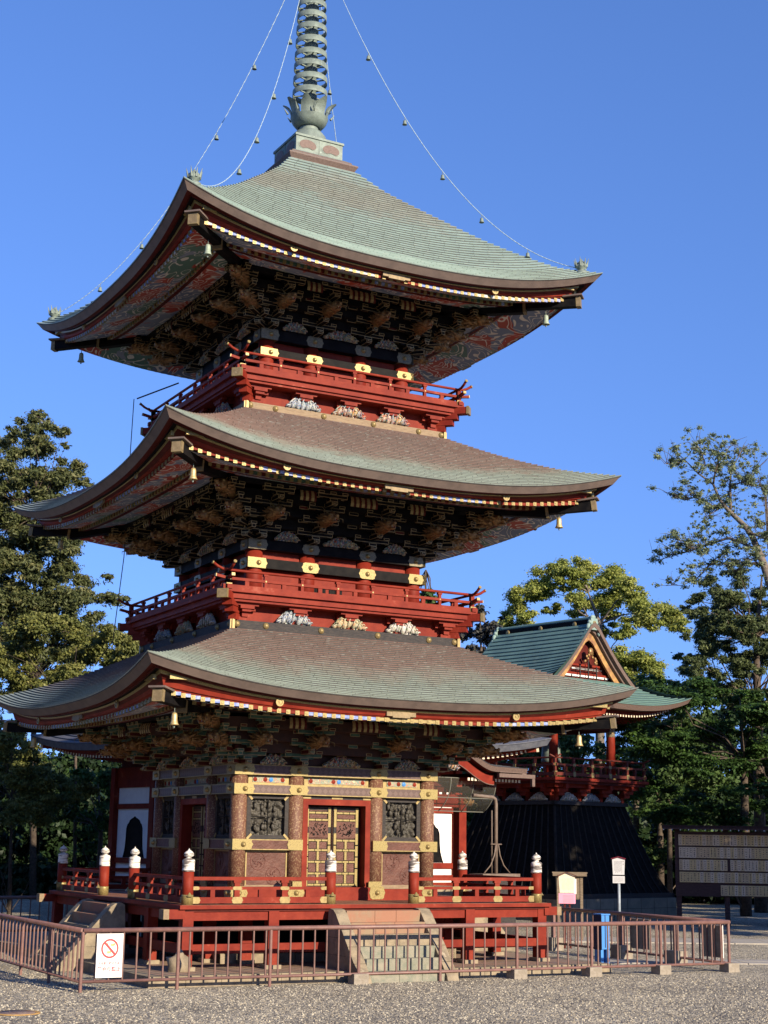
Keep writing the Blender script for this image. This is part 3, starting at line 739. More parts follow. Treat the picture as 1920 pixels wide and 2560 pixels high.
def balcony(idx, w_, zt, zpl, wpl, cms):
    # zt: handrail axis; floor edge and joists hang below it
    g = MB()
    zf = zt-.43
    g.box(-w_-.10, w_+.10, -w_-.10, w_+.10, zf-.06, zf, red)
    g.box(-w_-.02, w_+.02, -w_-.02, w_+.02, zf-.19, zf-.062, red)
    g.box(-w_+.03, w_-.03, -w_+.03, w_-.03, zf-.25, zf-.192, red)
    g.box(-wpl+.2, wpl-.2, -wpl+.2, wpl-.2, zpl[0]-.1, zf-.25, red)
    bal = g.build('balcony', pag)
    four('railing', railing(w_, zt, zt-.19, zf, 6 if idx == 3 else 7), bal)
    # plinth board with round gilt bosses
    g = MB()
    m = tan if idx == 3 else blackw
    g.box(-wpl, wpl, -wpl, -wpl+.12, zpl[0]-.02, zpl[1], m)
    xs = [-.96, -.72, -.25, .25, .72, .96]
    for x in xs:
        old = g.M; g.M = Matrix.Translation((x*wpl, -wpl, (zpl[0]+zpl[1])/2)) @ Matrix.Rotation(pi/2, 4, 'X')
        g.lathe([(.075, 0), (.07, .02), (.055, .03), (.04, .055), (.01, .065)], (0, 0, 0), goldp, 12); g.M = old
    for s_ in (-1, 1): g.box(s_*wpl-.05, s_*wpl+.05, -wpl-.012, -wpl+.05, zpl[0]-.022, zpl[1]+.004, goldp)
    four('plinth_board', g, bal)
    # red cantilever brackets
    bz0, bz1 = zpl[1], zf-.25
    H = bz1-bz0
    g = MB()
    wq = wpl-.2
    g.box(-.14, .14, -.14, .02, bz0, bz0+H*.22, red); g.box(-.075, .075, -.18, .02, bz0+H*.22, bz0+H*.5, red)
    g.box(-.11, .11, -.27, .02, bz0+H*.5, bz0+H*.66, red); g.box(-.17, .17, -.31, .02, bz0+H*.66, bz0+H*.84, red); g.box(-.28, .28, -.30, -.18, bz0+H*.84, bz1+.03, red)
    g.box(-.28, .28, -.12, 0, bz0+H*.6, bz1, red)
    me = g.data('balcony_bracket')
    g = MB(); q = 1.3
    g.box(-.09, .09, -.30, .05, bz0, bz0+H*.4, red); g.box(-.10, .10, -.50, .05, bz0+H*.4, bz0+H*.9, red); g.box(-.12, .12, -.62, .05, bz0+H*.75, bz1+.03, red)
    g.box(-.11, .11, -.86, .05, bz1+.03, bz1+.20, red); g.box(-.125, .125, -.92, -.86, bz1+.015, bz1+.215, agilt, trim=goldp, t=.02)
    mc = g.data('corner_bracket')
    nb = 5
    for k in range(4):
        R = Matrix.Rotation(k*pi/2, 4, 'Z')
        for i in range(nb):
            x = lerp(-wq+.12, wq-.12, i/(nb-1)) if i else -wq+.12
            ob('balcony_bracket', me, bal, R @ Vector((x, -wq, 0)), k*pi/2)
        ob('corner_bracket', mc, bal, R @ Vector((-wq, -wq, 0)), k*pi/2-pi/4)
        for i, cm_ in enumerate(cms):
            x = (i-1)*(1.43 if idx == 2 else 1.22)
            ob('painted_carving', carving(.92, .36, cm_, 31*idx+i, .09).data('painted_carving'), bal, R @ Vector((x, -wpl+.08, zpl[1])), k*pi/2)
balcony(3, 2.944, 13.53, (12.277, 12.442), 2.70, (wavem, peonym, peonym))
balcony(2, 3.197, 8.32, (7.072, 7.254), 2.963, (wavem, phoenixm, cranem))

# ---- ground storey
def ground_storey():
    g = MB()
    g.box(-2.15, 2.15, -2.15, 2.15, 1.10, 4.0, brown)
    wall = g.build('wall', pag)
    wall['label'] = 'ground storey walls of brown lacquer with gilt fittings'
    cx = (-2.42, -1.03, 1.03, 2.42)
    cm = MB(); cm.lathe([(.185, 0), (.185, 2.8)], (0, 0, 0), colm, 20); me = cm.data('column')
    for k in range(4):
        R = Matrix.Rotation(k*pi/2, 4, 'Z')
        for x in cx[:-1]: ob('column', me, wall, R @ Vector((x, -2.42, 1.2)))
    # beams with gilt plates
    def sill_half(seg, z0, z1, m, nm, pl):
        g = MB(); W = 2.605; x0, x1 = seg; s_ = 1 if x0 > 0 else -1
        g.box(x0+.003, x1-.003, -W, -W+.22, z0, z1, m)
        for zz in (z0, z1): g.box(x0+.003, x1-.003, -W-.004, -W+.01, zz-.012, zz+.008, goldp)
        x = s_*2.42; e = s_*(W+.0115)
        g.box(min(x-s_*.24, e), max(x-s_*.24, e), -W-.014, -W+.22, z0-.012, z1+.012, pl); gilt_plate(g, x-s_*.06, -W-.014, z0, z1, .24, pl, .002)
        x = s_*1.03
        g.box(min(x-s_*.13, x+s_*.17), max(x-s_*.13, x+s_*.17), -W-.014, -W+.1, z0-.012, z1+.012, pl); gilt_plate(g, x+s_*.09, -W-.014, z0, z1, .17, pl, .002, False)
        four(nm, g, wall)
    def beam(z0, z1, m, full=True, nm='tie_beam', pl=gold):
        g = MB(); W = 2.605
        segs = [(-W, W)] if full else [(-W, -.90), (.90, W)]
        if not full:
            for seg in segs: sill_half(seg, z0, z1, m, nm, pl)
            return
        for x0, x1 in segs: g.box(x0+.003, x1-.003, -W, -W+.22, z0, z1, m)
        for x0, x1 in segs:
            g.box(x0+.003, x1-.003, -W-.004, -W+.01, z1-.012, z1+.008, goldp); g.box(x0+.003, x1-.003, -W-.004, -W+.01, z0-.008, z0+.012, goldp)
        for i, x in enumerate(cx):
            if i == 0: g.box(-W-.012, x+.24, -W-.014, -W+.3, z0-.012, z1+.012, pl); gilt_plate(g, x+.06, -W-.014, z0, z1, .24, pl, .002)
            elif i == 3: g.box(x-.24, W+.011, -W-.014, -W+.22, z0-.012, z1+.012, pl); gilt_plate(g, x-.06, -W-.014, z0, z1, .24, pl, .002)
            elif full: gilt_plate(g, x, -W-.004, z0, z1, .25, pl)
            else:
                s_ = 1 if x > 0 else -1
                g.box(min(x-s_*.13, x+s_*.17), max(x-s_*.13, x+s_*.17), -W-.014, -W+.1, z0-.012, z1+.012, pl); gilt_plate(g, x+s_*.09, -W-.014, z0, z1, .17, pl, .002, False)
        four(nm, g, wall)
    beam(3.867, 4.081, brownbeam); beam(3.441, 3.648, brownbeam); beam(2.224, 2.434, brown, False)
    # ground sill
    g = MB(); W = 2.60
    g.box(-W, W, -W, -W+.25, 1.112, 1.36, red)
    for x in cx:
        gilt_plate(g, x, -W, 1.14, 1.42, .21, gold)
    for x in (-1.03, 1.03):
        g.box(x-.1-(.0 if x < 0 else .13), x+.13-(.03 if x > 0 else 0), -W-.018, -W+.02, 1.40, 1.53, gold)
    four('ground_sill', g, wall)
    # painted frieze
    for x0, x1 in ((-2.22, -1.22), (-.83, .83), (1.22, 2.22)):
        g = MB()
        g.box(x0, x1, -2.46, -2.30, 3.650, 3.865, goldp)
        g.box(x0+.10, x1-.10, -2.475, -2.455, 3.70, 3.82, floralm)
        xm = (x0+x1)/2
        for q, (dx, mm) in enumerate(((-.09, red), (.05, bluem), (-(x1-x0)/2+.16, red), ((x1-x0)/2-.16, red))):
            g.M = Matrix.Translation((xm+dx, -2.475, 3.76)) @ Matrix.Rotation(pi/2, 4, 'X')
            g.lathe([(.055, 0), (.05, .012), (.02, .02), (.01, .024)], (0, 0, 0), mm, 7, smooth=False); g.M = Matrix()
        four('painted_frieze', g, wall)
    # carved windows
    for x0, x1 in ((-2.235, -1.20), (1.20, 2.235)):
        g = MB(); y = -2.47; z0, z1 = 2.437, 3.438; f = .10
        g.box(x0, x1, y, y+.17, z0, z0+f, blackw); g.box(x0, x1, y, y+.17, z1-f, z1, blackw)
        g.box(x0, x0+f, y, y+.17, z0+f, z1-f, blackw); g.box(x1-f, x1, y, y+.17, z0+f, z1-f, blackw)
        for xx, zz, sx, sz in ((x0, z0, 1, 1), (x1, z0, -1, 1), (x0, z1, 1, -1), (x1, z1, -1, -1)):
            g.beam((xx+sx*.01, y-.008, zz+sz*.01), (xx+sx*.12, y-.008, zz+sz*.12), .02, .05, goldp)
        sd = x0*7
        def f_(s_, t_):
            px, pz = lerp(x0+f, x1-f, s_), lerp(z0+f, z1-f, t_)
            h = noise.noise(Vector((px*5.5+sd, pz*5.5, 0)))+.55*noise.noise(Vector((px*12, pz*12, 3+sd)))
            h = abs(h)**.8
            return (px, y+.15-.11*min(1, h*1.3), pz)
        g.grid(f_, 44, 44, relief)
        for q in range(16):
            xx, zz = lerp(x0+.2, x1-.2, random.random()), lerp(z0+.18, z1-.2, random.random())
            g.ell((xx, y+.06, zz), (.045, .04, .07), relief, 8, 6, .3, q)
            g.ell((xx, y+.04, zz+.09), (.026, .026, .03), relief, 7, 5)
        xm, zm = (x0+x1)/2, (z0+z1)/2
        g.box(xm-.009, xm+.009, y+.0, y+.02, z0+f, z1-f, black); g.box(x0+f, x1-f, y+.002, y+.018, zm-.009, zm+.009, black)
        four('carved_window', g, wall)
        # lower panels with crest roundels
        g = MB()
        g.box(x0-.0, x1, -2.44, -2.30, 1.36, 2.222, brown)
        for xx in (x0+.01, x1-.04): g.box(xx, xx+.03, -2.455, -2.435, 1.45, 2.18, goldp)
        g.box(x0, x1, -2.46, -2.43, 2.165, 2.20, goldp)
        g.box(x0, x1, -2.45, -2.43, 1.362, 1.45, tan)
        for q, (dx, dz) in enumerate(((-.20, .42), (.18, .10))):
            c = ((x0+x1)/2+dx, -2.442, 1.55+dz)
            ring = [(c[0]+cos(a)*.18, c[1], c[2]+sin(a)*.19) for a in [2*pi*i/26 for i in range(27)]]
            g.tube(ring, .008, crestm, 5)
            for i in range(7):
                a = random.random()*6; r_ = random.uniform(.03, .12)
                cc = Vector((c[0]+cos(a)*r_, c[1], c[2]+sin(a)*r_))
                g.tube([cc+Vector((cos(t)*.05, -.006, sin(t)*.045)) for t in [a+j*.7 for j in range(5)]], .007, crestm, 4)
        four('crest_panel', g, wall)
    # door bays
    for k in range(4):
        fr = MB(); W = 2.50
        z1 = 3.36; x1 = .87
        fr.box(-x1, -x1+.13, -W-.02, -2.2, 1.37, z1, red); fr.box(x1-.13, x1, -W-.02, -2.2, 1.37, z1, red)
        fr.box(-x1+.13, x1-.13, -W-.02, -2.2, z1-.13, z1, red)
        fr.box(-x1-.07, -x1, -W, -2.3, 1.37, 3.43, blackw); fr.box(x1, x1+.07, -W, -2.3, 1.37, 3.43, blackw); fr.box(-x1, x1, -W, -2.3, z1, 3.43, blackw)
        for s_ in (-1, 1):
            for z0, z2 in ((3.05, 3.43), (2.20, 2.50), (1.40, 1.72)):
                fr.box(min(s_*(x1+.002), s_*(x1+.068)), max(s_*(x1+.002), s_*(x1+.068)), -W-.014, -W+.01, z0, z2, goldp)
            fr.box(min(s_*x1, s_*(x1-.2)), max(s_*x1, s_*(x1-.2)), -W-.014, -W+.01, z1+.006, 3.43, goldp)
        fr.box(-.14, .14, -W-.014, -W+.01, z1+.006, 3.425, goldp)
        fr.box(-x1, x1, -2.60, -2.3, 1.36, 1.40, red)
        fr.box(-x1+.13, x1-.13, -2.20, -2.16, 1.38, z1-.13, black)
        d = ob('door', fr.data('door'), pag, (0, 0, 0), k*pi/2)
        if k == 0: dd = d
        for s_ in (-1, 1):
            lf = MB(); y = -2.27
            xa, xb = (.012, .70) if s_ > 0 else (-.70, -.012)
            lf.box(xa, xb, y, y+.05, 1.40, 3.20, brown)
            def strip_(x0, x1_, z0, z1_, m=gold, th=.018): lf.box(x0, x1_, y-th, y+.002, z0, z1_, m)
            strip_(xa, xb, 3.12, 3.20, blackw, .01)
            for xx in (xa+.03, xb-.075-.02):
                strip_(xx-.022, xx+.087, 1.42, 3.12, black, .006)
                for z0, z2 in ((1.42, 1.80), (1.83, 2.06), (2.09, 2.32), (2.35, 2.60), (2.74, 3.18)): strip_(xx, xx+.065, z0, z2)
                strip_(xx, xx+.065, 2.60, 2.74, blackw, .012)
            ix0, ix1 = xa+.095, xb-.095
            for zz in (1.45, 1.70, 1.96, 2.22, 2.44, 2.90, 3.06):
                for q in range(3):
                    a0 = lerp(ix0, ix1, q/3)+.008; a1 = lerp(ix0, ix1, (q+1)/3)-.008
                    strip_(a0, a1, zz-.02, zz+.02)
            for zz in (1.45, 1.70, 1.96, 2.22, 2.44, 2.90, 3.06): strip_(ix0, ix1, zz-.034, zz+.034, black, .005)
            xm = (ix0+ix1)/2
            strip_(xm-.042, xm+.042, 1.48, 2.42, black, .004)
            for z0, z2 in ((1.48, 1.68), (1.74, 1.94), (2.0, 2.19), (2.25, 2.42)): strip_(xm-.028, xm+.028, z0, z2)
            # openwork panel
            strip_(ix0, ix1, 2.50, 2.86, brown, .022)
            rnd = random.Random(5+s_)
            for q in range(34):
                xx = rnd.uniform(ix0+.05, ix1-.05); zz = rnd.uniform(2.55, 2.81)
                lf.M = Matrix.Translation((xx, y-.024, zz)) @ Matrix.Rotation(rnd.random()*3, 4, 'Y')
                lf.box(-.028, .028, -.002, .002, -.010, .010, black); lf.M = Matrix()
            ob('door_leaf', lf.data('door_leaf'), d)
    return wall
wall1 = ground_storey()
# foundation under the veranda
g = MB()
g.box(-2.7, 2.7, -2.7, 2.7, -.18, 1.0, black)
for k in range(4):
    g.M = Matrix.Rotation(k*pi/2, 4, 'Z'); x = -2.95
    while x < 2.9:
        L_ = random.uniform(.4, .9); x1 = min(x+L_, 2.95); g.box(x, x1-.02, -2.95, -2.70, -.2, random.uniform(-.02, .08), stone); x = x1
g.build('foundation', pag)

# ---- veranda
def veranda():
    g = MB(); W = 4.534
    g.box(-W, W, -W, W, 1.03, 1.109, red)
    # top planks
    for i in range(30):
        x0 = -W+.06+i*(2*W-.12)/30; g.box(x0, x0+(2*W-.12)/30-.006, -W+.05, W-.05, 1.108, 1.113, cedar)
    v = g.build('veranda', pag)
    g = MB()
    g.box(-4.40, 4.40, -4.42, -4.28, .80, .98, red); g.box(-4.35, 4.35, -4.39, -4.29, .14, .33, red)
    g.box(-4.40, 4.40, -4.46, -4.24, .98, 1.028, redd)
    four('under_beam', g, v)
    for sx in (-1, 1):
        for sy in (-1, 1):
            g = MB(); g.box(min(sx*4.40, sx*4.74), max(sx*4.40, sx*4.74), sy*4.35-.12, sy*4.35+.12, .84, 1.025, red)
            g.box(min(sx*4.74, sx*4.86), max(sx*4.74, sx*4.86), sy*4.35-.125, sy*4.35+.125, .835, 1.03, tan, trim=agilt, t=.015)
            g.build('beam_end', v)
    pm = MB(); pm.box(-.115, .115, -.115, .115, -.10, .98, red); pm.box(-.17, .17, -.17, .17, -.18, -.10, stone); me = pm.data('support_post')
    for k in range(4):
        R = Matrix.Rotation(k*pi/2, 4, 'Z')
        for x in (-4.32, -2.41, 2.40): ob('support_post', me, v, R @ Vector((x, -4.35, 0)))
        for x in (-2.41, 2.40): ob('support_post', me, v, R @ Vector((x, -3.0, 0)))
    # onion-capped posts
    gp = MB()
    gp.lathe([(.118, 0), (.118, .72)], (0, 0, 1.11), red, 18)
    gp.lathe([(.122, 0), (.122, .17), (.12, .2)], (0, 0, 1.112), gold, 18)
    gp.cone((0, -.118, 1.28), (0, -.122, 1.36), .07, gold, 6)
    gp.lathe([(.128, .70), (.128, .73), (.124, .74), (.124, .87), (.128, .88), (.128, .92), (.11, .945), (.07, .955), (.055, .965), (.055, .99), (.085, 1.0), (.105, 1.03), (.098, 1.07), (.06, 1.105), (.02, 1.13), (.004, 1.165)], (0, 0, 1.075), wpeel, 18)
    gm_ = gp.data('onion_cap_post')
    RW = 4.2926; sv = 1.03
    for k in range(4):
        R = Matrix.Rotation(k*pi/2, 4, 'Z')
        for x in (-RW, -sv, sv): ob('onion_cap_post', gm_, v, R @ Vector((x, -RW, 0)), k*pi/2)
    for s_ in (-1, 1):
        g = MB()
        xa, xb = (-RW, -sv) if s_ < 0 else (sv, RW)
        g.box(xa, xb, -RW-.04, -RW+.04, 1.60, 1.67, red)
        g.box(xa, xb, -RW-.035, -RW+.035, 1.41, 1.47, red)
        g.box(xa, xb, -RW-.05, -RW+.05, 1.14, 1.26, red)
        for q in range(1, 3):
            x = lerp(xa, xb, q/3); g.box(x-.06, x+.06, -RW-.035, -RW+.035, 1.26, 1.56, red); g.box(x-.085, x+.085, -RW-.045, -RW+.045, 1.55, 1.60, red)
        for q in range(4):
            x = lerp(xa, xb, q/3)+(0 if 0 < q < 3 else (.14 if q == 0 else -.14))
            for z0, z1, hw in ((1.14, 1.26, .13), (1.41, 1.47, .11)):
                gilt_plate(g, x, -RW-(.05 if z0 < 1.3 else .035), z0, z1, hw, goldp, .008, False)
            if q < 3:
                xs = lerp(xa, xb, (q+.5)/3); g.box(xs-.05, xs+.05, -RW-.03, -RW+.03, 1.26, 1.41, red)
        four('railing', g, v)
    return v
veranda()

# ---- stone stairs
def stair():
    g = MB()
    n_ = 6; rise = (1.0-GZ)/n_; run = 1.27/n_
    for i in range(n_):
        z1 = 1.0-rise*i; y0 = -4.62-run*i; m = (stonep, stonep, stone, stoneg, stoneg, stoneg)[i]
        x = -.9; cuts = [-.9, random.uniform(-.35, -.1), random.uniform(.15, .45), .9]
        for a, b_ in zip(cuts, cuts[1:]): g.box(a+.004, b_-.004, y0-run, -4.45, z1-rise-.02*(i < n_-1), z1-.012, m)
    for s_ in (-1, 1):
        xa, xb = (s_*.9, s_*1.17) if s_ > 0 else (s_*1.17, s_*.9)
        pr = [(-4.50, .80), (-4.52, .99), (-4.60, 1.03), (-4.74, 1.01), (-4.86, .93), (-5.97, GZ+.10), (-6.02, GZ-.05), (-4.45, GZ-.05)]
        # the cheek in blocks with joints
        A = [g.vert((xa, y, z)) for y, z in pr]; B_ = [g.vert((xb, y, z)) for y, z in pr]
        g.face(A, stone); g.face(B_[::-1], stone)
        for k in range(len(pr)): g.face([A[k], B_[k], B_[(k+1) % len(pr)], A[(k+1) % len(pr)]], stone if k < 5 else stone)
        for f in (.25, .52, .78):
            y = lerp(-4.86, -5.97, f); z = lerp(.93, GZ+.10, f)
            g.beam((xa-.002, y, z+.001), (xb+.002, y, z+.001), .006, .006, black)
        for zz in (.1, .45): g.box(xa-.002, xb+.002, -4.45-(1.0-zz)*.9-.1, -4.46, zz, zz+.006, black)
    return g
sm_ = stair()
for o in four('stone_stair', sm_, pag): pass

# ---- spire
def spire():
    g = MB()
    def sq(w0, z0, w1, z1, m):
        for k in range(4):
            g.M = Matrix.Rotation(k*pi/2, 4, 'Z'); g.quad((-w0, -w0, z0), (w0, -w0, z0), (w1, -w1, z1), (-w1, -w1, z1), m)
        g.M = Matrix()
    sq(.90, 19.60, .93, 19.72, bronzeb); sq(.93, 19.72, 1.0, 19.83, bronzeb); sq(1.0, 19.83, 1.0, 19.86, bronzeb); sq(1.0, 19.86, .88, 19.93, bronze); sq(.88, 19.93, .86, 19.98, bronzeb); sq(.86, 19.98, .72, 20.07, bronze)
    g.box(-.68, .68, -.68, .68, 20.04, 20.50, bronze); g.box(-.71, .71, -.71, .71, 20.50, 20.56, bronze)
    for k in range(4):
        g.M = Matrix.Rotation(k*pi/2, 4, 'Z')
        g.box(-.012, .012, -.69, -.67, 20.06, 20.5, bronze)
        for s_ in (-1, 1):
            # kidney shaped crest on each half of the side
            def kid(sc):
                return [(s_*.34+sc*.27*cos(a), 20.275+sc*.165*sin(a)-(.07*sc*math.exp(-((a-1.5*pi)/.45)**2) if False else 0)+(.085*sc*math.exp(-((a-1.5*pi)/.5)**2))) for a in [2*pi*i/28 for i in range(28)]]
            for sc, y, m in ((1.0, -.688, bronze), (.9, -.694, bronzeb)):
                pts = kid(sc); c = g.vert((s_*.34, y, 20.29)); I = [g.vert((p[0], y, p[1])) for p in pts]; J = [g.vert((p[0], -.67, p[1])) for p in pts]
                for q in range(28):
                    g.face([c, I[q], I[(q+1) % 28]], m); g.face([I[q], J[q], J[(q+1) % 28], I[(q+1) % 28]], m)
    g.M = Matrix()
    base = g.build('spire', pag)
    base['label'] = 'verdigris bronze spire on a square crested base'
    g = MB()
    g.lathe([(.50, 20.56), (.50, 20.66), (.46, 20.84), (.36, 20.97), (.26, 21.0), (.25, 21.03), (.25, 21.20), (.28, 21.22)], (0, 0, 0), bronze, 24)
    g.build('inverted_bowl', base)
    g = MB()
    g.lathe([(.29, 21.12), (.37, 21.15), (.46, 21.26), (.51, 21.40)], (0, 0, 0), bronze, 24, cap=False)
    g.lathe([(.27, 21.14), (.35, 21.17), (.44, 21.28), (.49, 21.40)], (0, 0, 0), bronze, 24, cap=False)
    for k in range(8):
        g.M = Matrix.Rotation(k*pi/4+.2, 4, 'Z')
        def pf(s_, t_):
            wd = .165*(1-abs(t_-.35)**2.2*1.2)*(1 if t_ < .8 else 1-.5*(t_-.8)/.2)
            a = (s_-.5)*2*wd
            r_ = .49+.04*t_+.20*t_**3; 
            return (a, -r_+abs(a)*.25, 21.36+.44*t_)
        g.grid(pf, 4, 7, bronze)
        g.grid(lambda s_, t_: tuple(Vector(pf(s_, t_))+Vector((0, .02, 0))), 4, 7, bronze)
        g.cone((.2, -.55, 21.45), (.26, -.66, 21.62), .035, bronze)
    g.M = Matrix(); g.build('lotus_bowl', base)
    g = MB(); g.lathe([(.17, 21.2), (.155, 25.7), (.10, 27.0), (.08, 27.6)], (0, 0, 0), bronze, 14)
    for zz in (22.1, 22.49, 22.88, 23.22, 23.6, 23.99, 24.35, 24.71, 25.06): g.lathe([(.17, zz-.16), (.19, zz-.13), (.19, zz-.01), (.17, zz+.02)], (0, 0, 0), bronze, 14)
    g.build('shaft', base)
    for i, (zz, r_) in enumerate(((22.1, .47), (22.49, .461), (22.88, .451), (23.22, .439), (23.6, .426), (23.99, .414), (24.35, .403), (24.71, .39), (25.06, .38))):
        g = MB(); h = .155
        m = (bronzeb, bronze, bronze)[i % 3]
        g.lathe([(r_, -h/2), (r_, h/2), (r_-.018, h/2), (r_-.018, -h/2), (r_, -h/2)], (0, 0, zz), bronze, 28, cap=False)
        for k in range(6):
            a = k*pi/3+.3; g.beam((.12*cos(a), .12*sin(a), zz), (r_*cos(a)*.98, r_*sin(a)*.98, zz), .03, .03, bronze)
        g.build('ring', base)
    return base
spire()

# ---- lightning cable and its arm at the back of the balconies
g = MB()
g.beam((-3.3, 3.3, 13.9), (-2.4, 2.6, 14.3), .03, .03, wire_m)
g.tube([(-3.36, 3.36, 13.9), (-3.38, 3.38, 12.4), (-3.40, 3.40, 9.6)], .012, wire_m, 4)
g.tube([(-3.40, 3.40, 9.6), (-3.55, 3.5, 7.4), (-3.9, 3.8, 6.75)], .012, wire_m, 4)
g.build('lightning_cable', pag)

# ---- wind bells under the roof corners: each hangs by itself
def wind_bell(m):
    t = MB(); t.tube([(0, 0, .02), (0, 0, .16)], .012, bronze, 5); t.tube([(0, 0, .0), (.02, 0, .03), (0, 0, .06), (-.02, 0, .03), (0, 0, 0)], .008, bronze, 4)
    t.lathe([(.03, .02), (.07, 0), (.085, -.06), (.09, -.2), (.105, -.27), (.14, -.33), (.125, -.335), (.085, -.26), (.02, -.05)], (0, 0, 0), m, 14)
    t.tube([(0, 0, -.1), (0, 0, -.36)], .012, bronze, 5); t.ell((0, 0, -.38), (.03, .03, .045), bronze, 7, 5)
    return t
wb = {m.name: wind_bell(m).data('wind_bell') for m in (bell_gold, bell_green)}
LV = {3: ('top', 4.52, 15.24, bell_green, 'verdigris'), 2: ('middle', 4.72, 10.07, bell_gold, 'gilt'), 1: ('lowest', 5.02, 4.86, bell_gold, 'gilt')}
CN = {(-1, -1): 'near corner', (-1, 1): 'far left corner', (1, -1): 'right corner', (1, 1): 'back right corner'}
for lv, (nm, wv, z, m, cm_) in LV.items():
    for (sx, sy), cn in CN.items():
        o = ob('wind_bell', wb[m.name], None, (sx*wv, sy*wv, z+.06)); o.scale = (.72, .72, .72)
        tag(o, '%s wind bell hanging under the %s of the %s pagoda roof' % (cm_, cn, nm), 'bell', 'wind bells under the roof corners')

# ---- four chains with little bells from the spire top to the hip finials
cb = MB(); cb.tube([(0, 0, 0), (0, 0, -.12)], .01, bronze, 4); cb.lathe([(.02, -.11), (.05, -.13), (.06, -.22), (.085, -.27), (.07, -.272), (.02, -.15)], (0, 0, 0), bronze, 10)
cbd = cb.data('chain_bell')
for (sx, sy), cn in CN.items():
    sag = {(-1, -1): 2.5, (1, -1): 2.25, (-1, 1): 2.0, (1, 1): 2.2}[(sx, sy)]
    e = Vector((sx*5.25, sy*5.25, 16.42)); top = Vector((0, 0, 27))
    def cp(t): 
        p = top.lerp(e, t); p.z -= 4*sag*t*(1-t); return p
    g = MB(); pts = [cp(i/150) for i in range(151)]
    for i in range(150):
        a, b_ = pts[i], pts[i+1]; o_ = Vector((.010, .010, 0))*(1 if i % 2 else -1)
        g.tube([a-o_*.5, b_+o_*.5], .011, chain_m, 4, caps=False)
    t = g.build('hanging_chain')
    tag(t, 'pale belled chain from the spire to the %s of the top roof' % cn, 'chain', 'chains from the spire to the top roof')
    for f in (.22, .36, .50, .64, .80): ob('bell', cbd, t, cp(f)).scale = (.8, .8, .8)

# ================================================================ STEEL FENCE
barm = MB(); barm.tube([(0, 0, -.2), (0, 0, .70)], .020, pipes, 6, caps=False); bard = barm.data('bar')
postm = MB(); postm.tube([(0, 0, GZ-.05), (0, 0, .70)], .036, pipe, 8, caps=False); postd = postm.data('post')
postt = MB(); postt.box(-.045, .045, -.045, .045, GZ, .70, pipe); posttd = postt.data('post')
blkm = MB(); blkm.box(-.16, .16, -.16, .16, GZ-.05, GZ+.2, concrete); blkd = blkm.data('concrete_block')
blkl = MB(); blkl.box(-.2, .2, -.2, .2, GZ-.05, GZ+.34, concrete); blkld = blkl.data('concrete_block')
def fence(a, b_, posts, label, blocks=(), thick=False, step=.262):
    a, b_ = Vector((*a, 0)), Vector((*b_, 0)); d = (b_-a); L_ = d.length; d.normalize(); rz = math.atan2(d.y, d.x)
    f = thing('steel_fence', label, 'fence', (a.x, a.y, GZ), rz, 'steel fences round the pagoda')
    dz = -GZ
    g = MB(); g.tube([(0, 0, .72+dz), (L_, 0, .72+dz)], .046, pipe, 10); g.build('top_rail', f)
    g = MB(); g.tube([(0, 0, -.2+dz), (L_, 0, -.2+dz)], .030, pipe, 8); g.build('bottom_rail', f)
    n_ = int(L_/step)
    for i in range(1, n_):
        x = i*L_/n_
        if min(abs(x-p) for p in posts) < step*.35: continue
        ob('bar', bard, f, (x, 0, dz))
    for p in posts: ob('post', posttd if thick else postd, f, (p, 0, dz))
    for p in blocks: ob('concrete_block', blkld if thick else blkd, f, (p, 0, dz), random.uniform(-.1, .1))
    return f
FA, FB = (-6.95, -5.83), (8.50, -6.03)
fence(FA, FB, (0, 1.90, 3.83, 5.79, 7.7, 9.6, 11.55, 13.45, 15.42), 'long brown steel fence with a no feeding sign, along the front of the pagoda', (5.79, 9.6, 11.55, 13.45, 15.42))
fence(FA, (-6.95, 9.6), (2.0, 4.0, 6.3, 8.6, 11, 13.3, 15.4), 'brown steel fence running back along the left side of the pagoda', ())
fence(FB, (8.62, 1.3), (2.0, 4.2, 7.3), 'brown steel fence running back along the right side of the pagoda', (2.0, 4.2, 7.3), True)
fence((-6.95, 9.9), (-2.3, 10.1), (0, 2.3, 4.65), 'dark steel fence crossing behind the left stone stairs', ())
# boards tied to the right fence, seen from behind
for i, (y, x) in enumerate(((-5.35, 8.56), (-2.6, 8.6))):
    t = thing('notice_panel', ('grey backed notice panel tied to the side fence nearest its corner', 'grey backed notice panel tied to the side fence beyond the blue box')[i], 'sign', (x, y, 0))
    g = MB(); g.box(-.02, .0, -.36, .36, -.10, .62, concrete); g.build('board', t)
    g = MB(); g.box(.002, .02, -.37, .37, -.11, .63, white); g.build('sheet', t)
# no feeding sign
def text(body, size, m, parent, loc, extr=.0006, font=None, rot=(pi/2, 0, 0), vert=False):
    cu = bpy.data.curves.new('lettering', 'FONT'); cu.body = body; cu.size = size; cu.align_x = 'CENTER'; cu.align_y = 'CENTER'; cu.extrude = extr
    cu.resolution_u = 2; cu.offset = size*.028
    o = bpy.data.objects.new('tmp', cu); C.objects.link(o)
    bpy.context.view_layer.update()
    me = bpy.data.meshes.new_from_object(o.evaluated_get(bpy.context.evaluated_depsgraph_get()))
    bpy.data.objects.remove(o)
    me.materials.clear(); me.materials.append(m)
    t = ob('lettering', me, parent, loc); t.rotation_euler = rot
    return t
signw = mat('sign_white', (.70, .68, .66), None, rough=.5)
signr = mat('sign_red', (.36, .045, .05), None, rough=.5); signrl = mat('sign_faded_red', (.34, .06, .08), None, rough=.5)
signo = mat('sign_orange', (.70, .38, .16), None, rough=.5); ink = mat('ink', (.05, .045, .05), None, rough=.7)
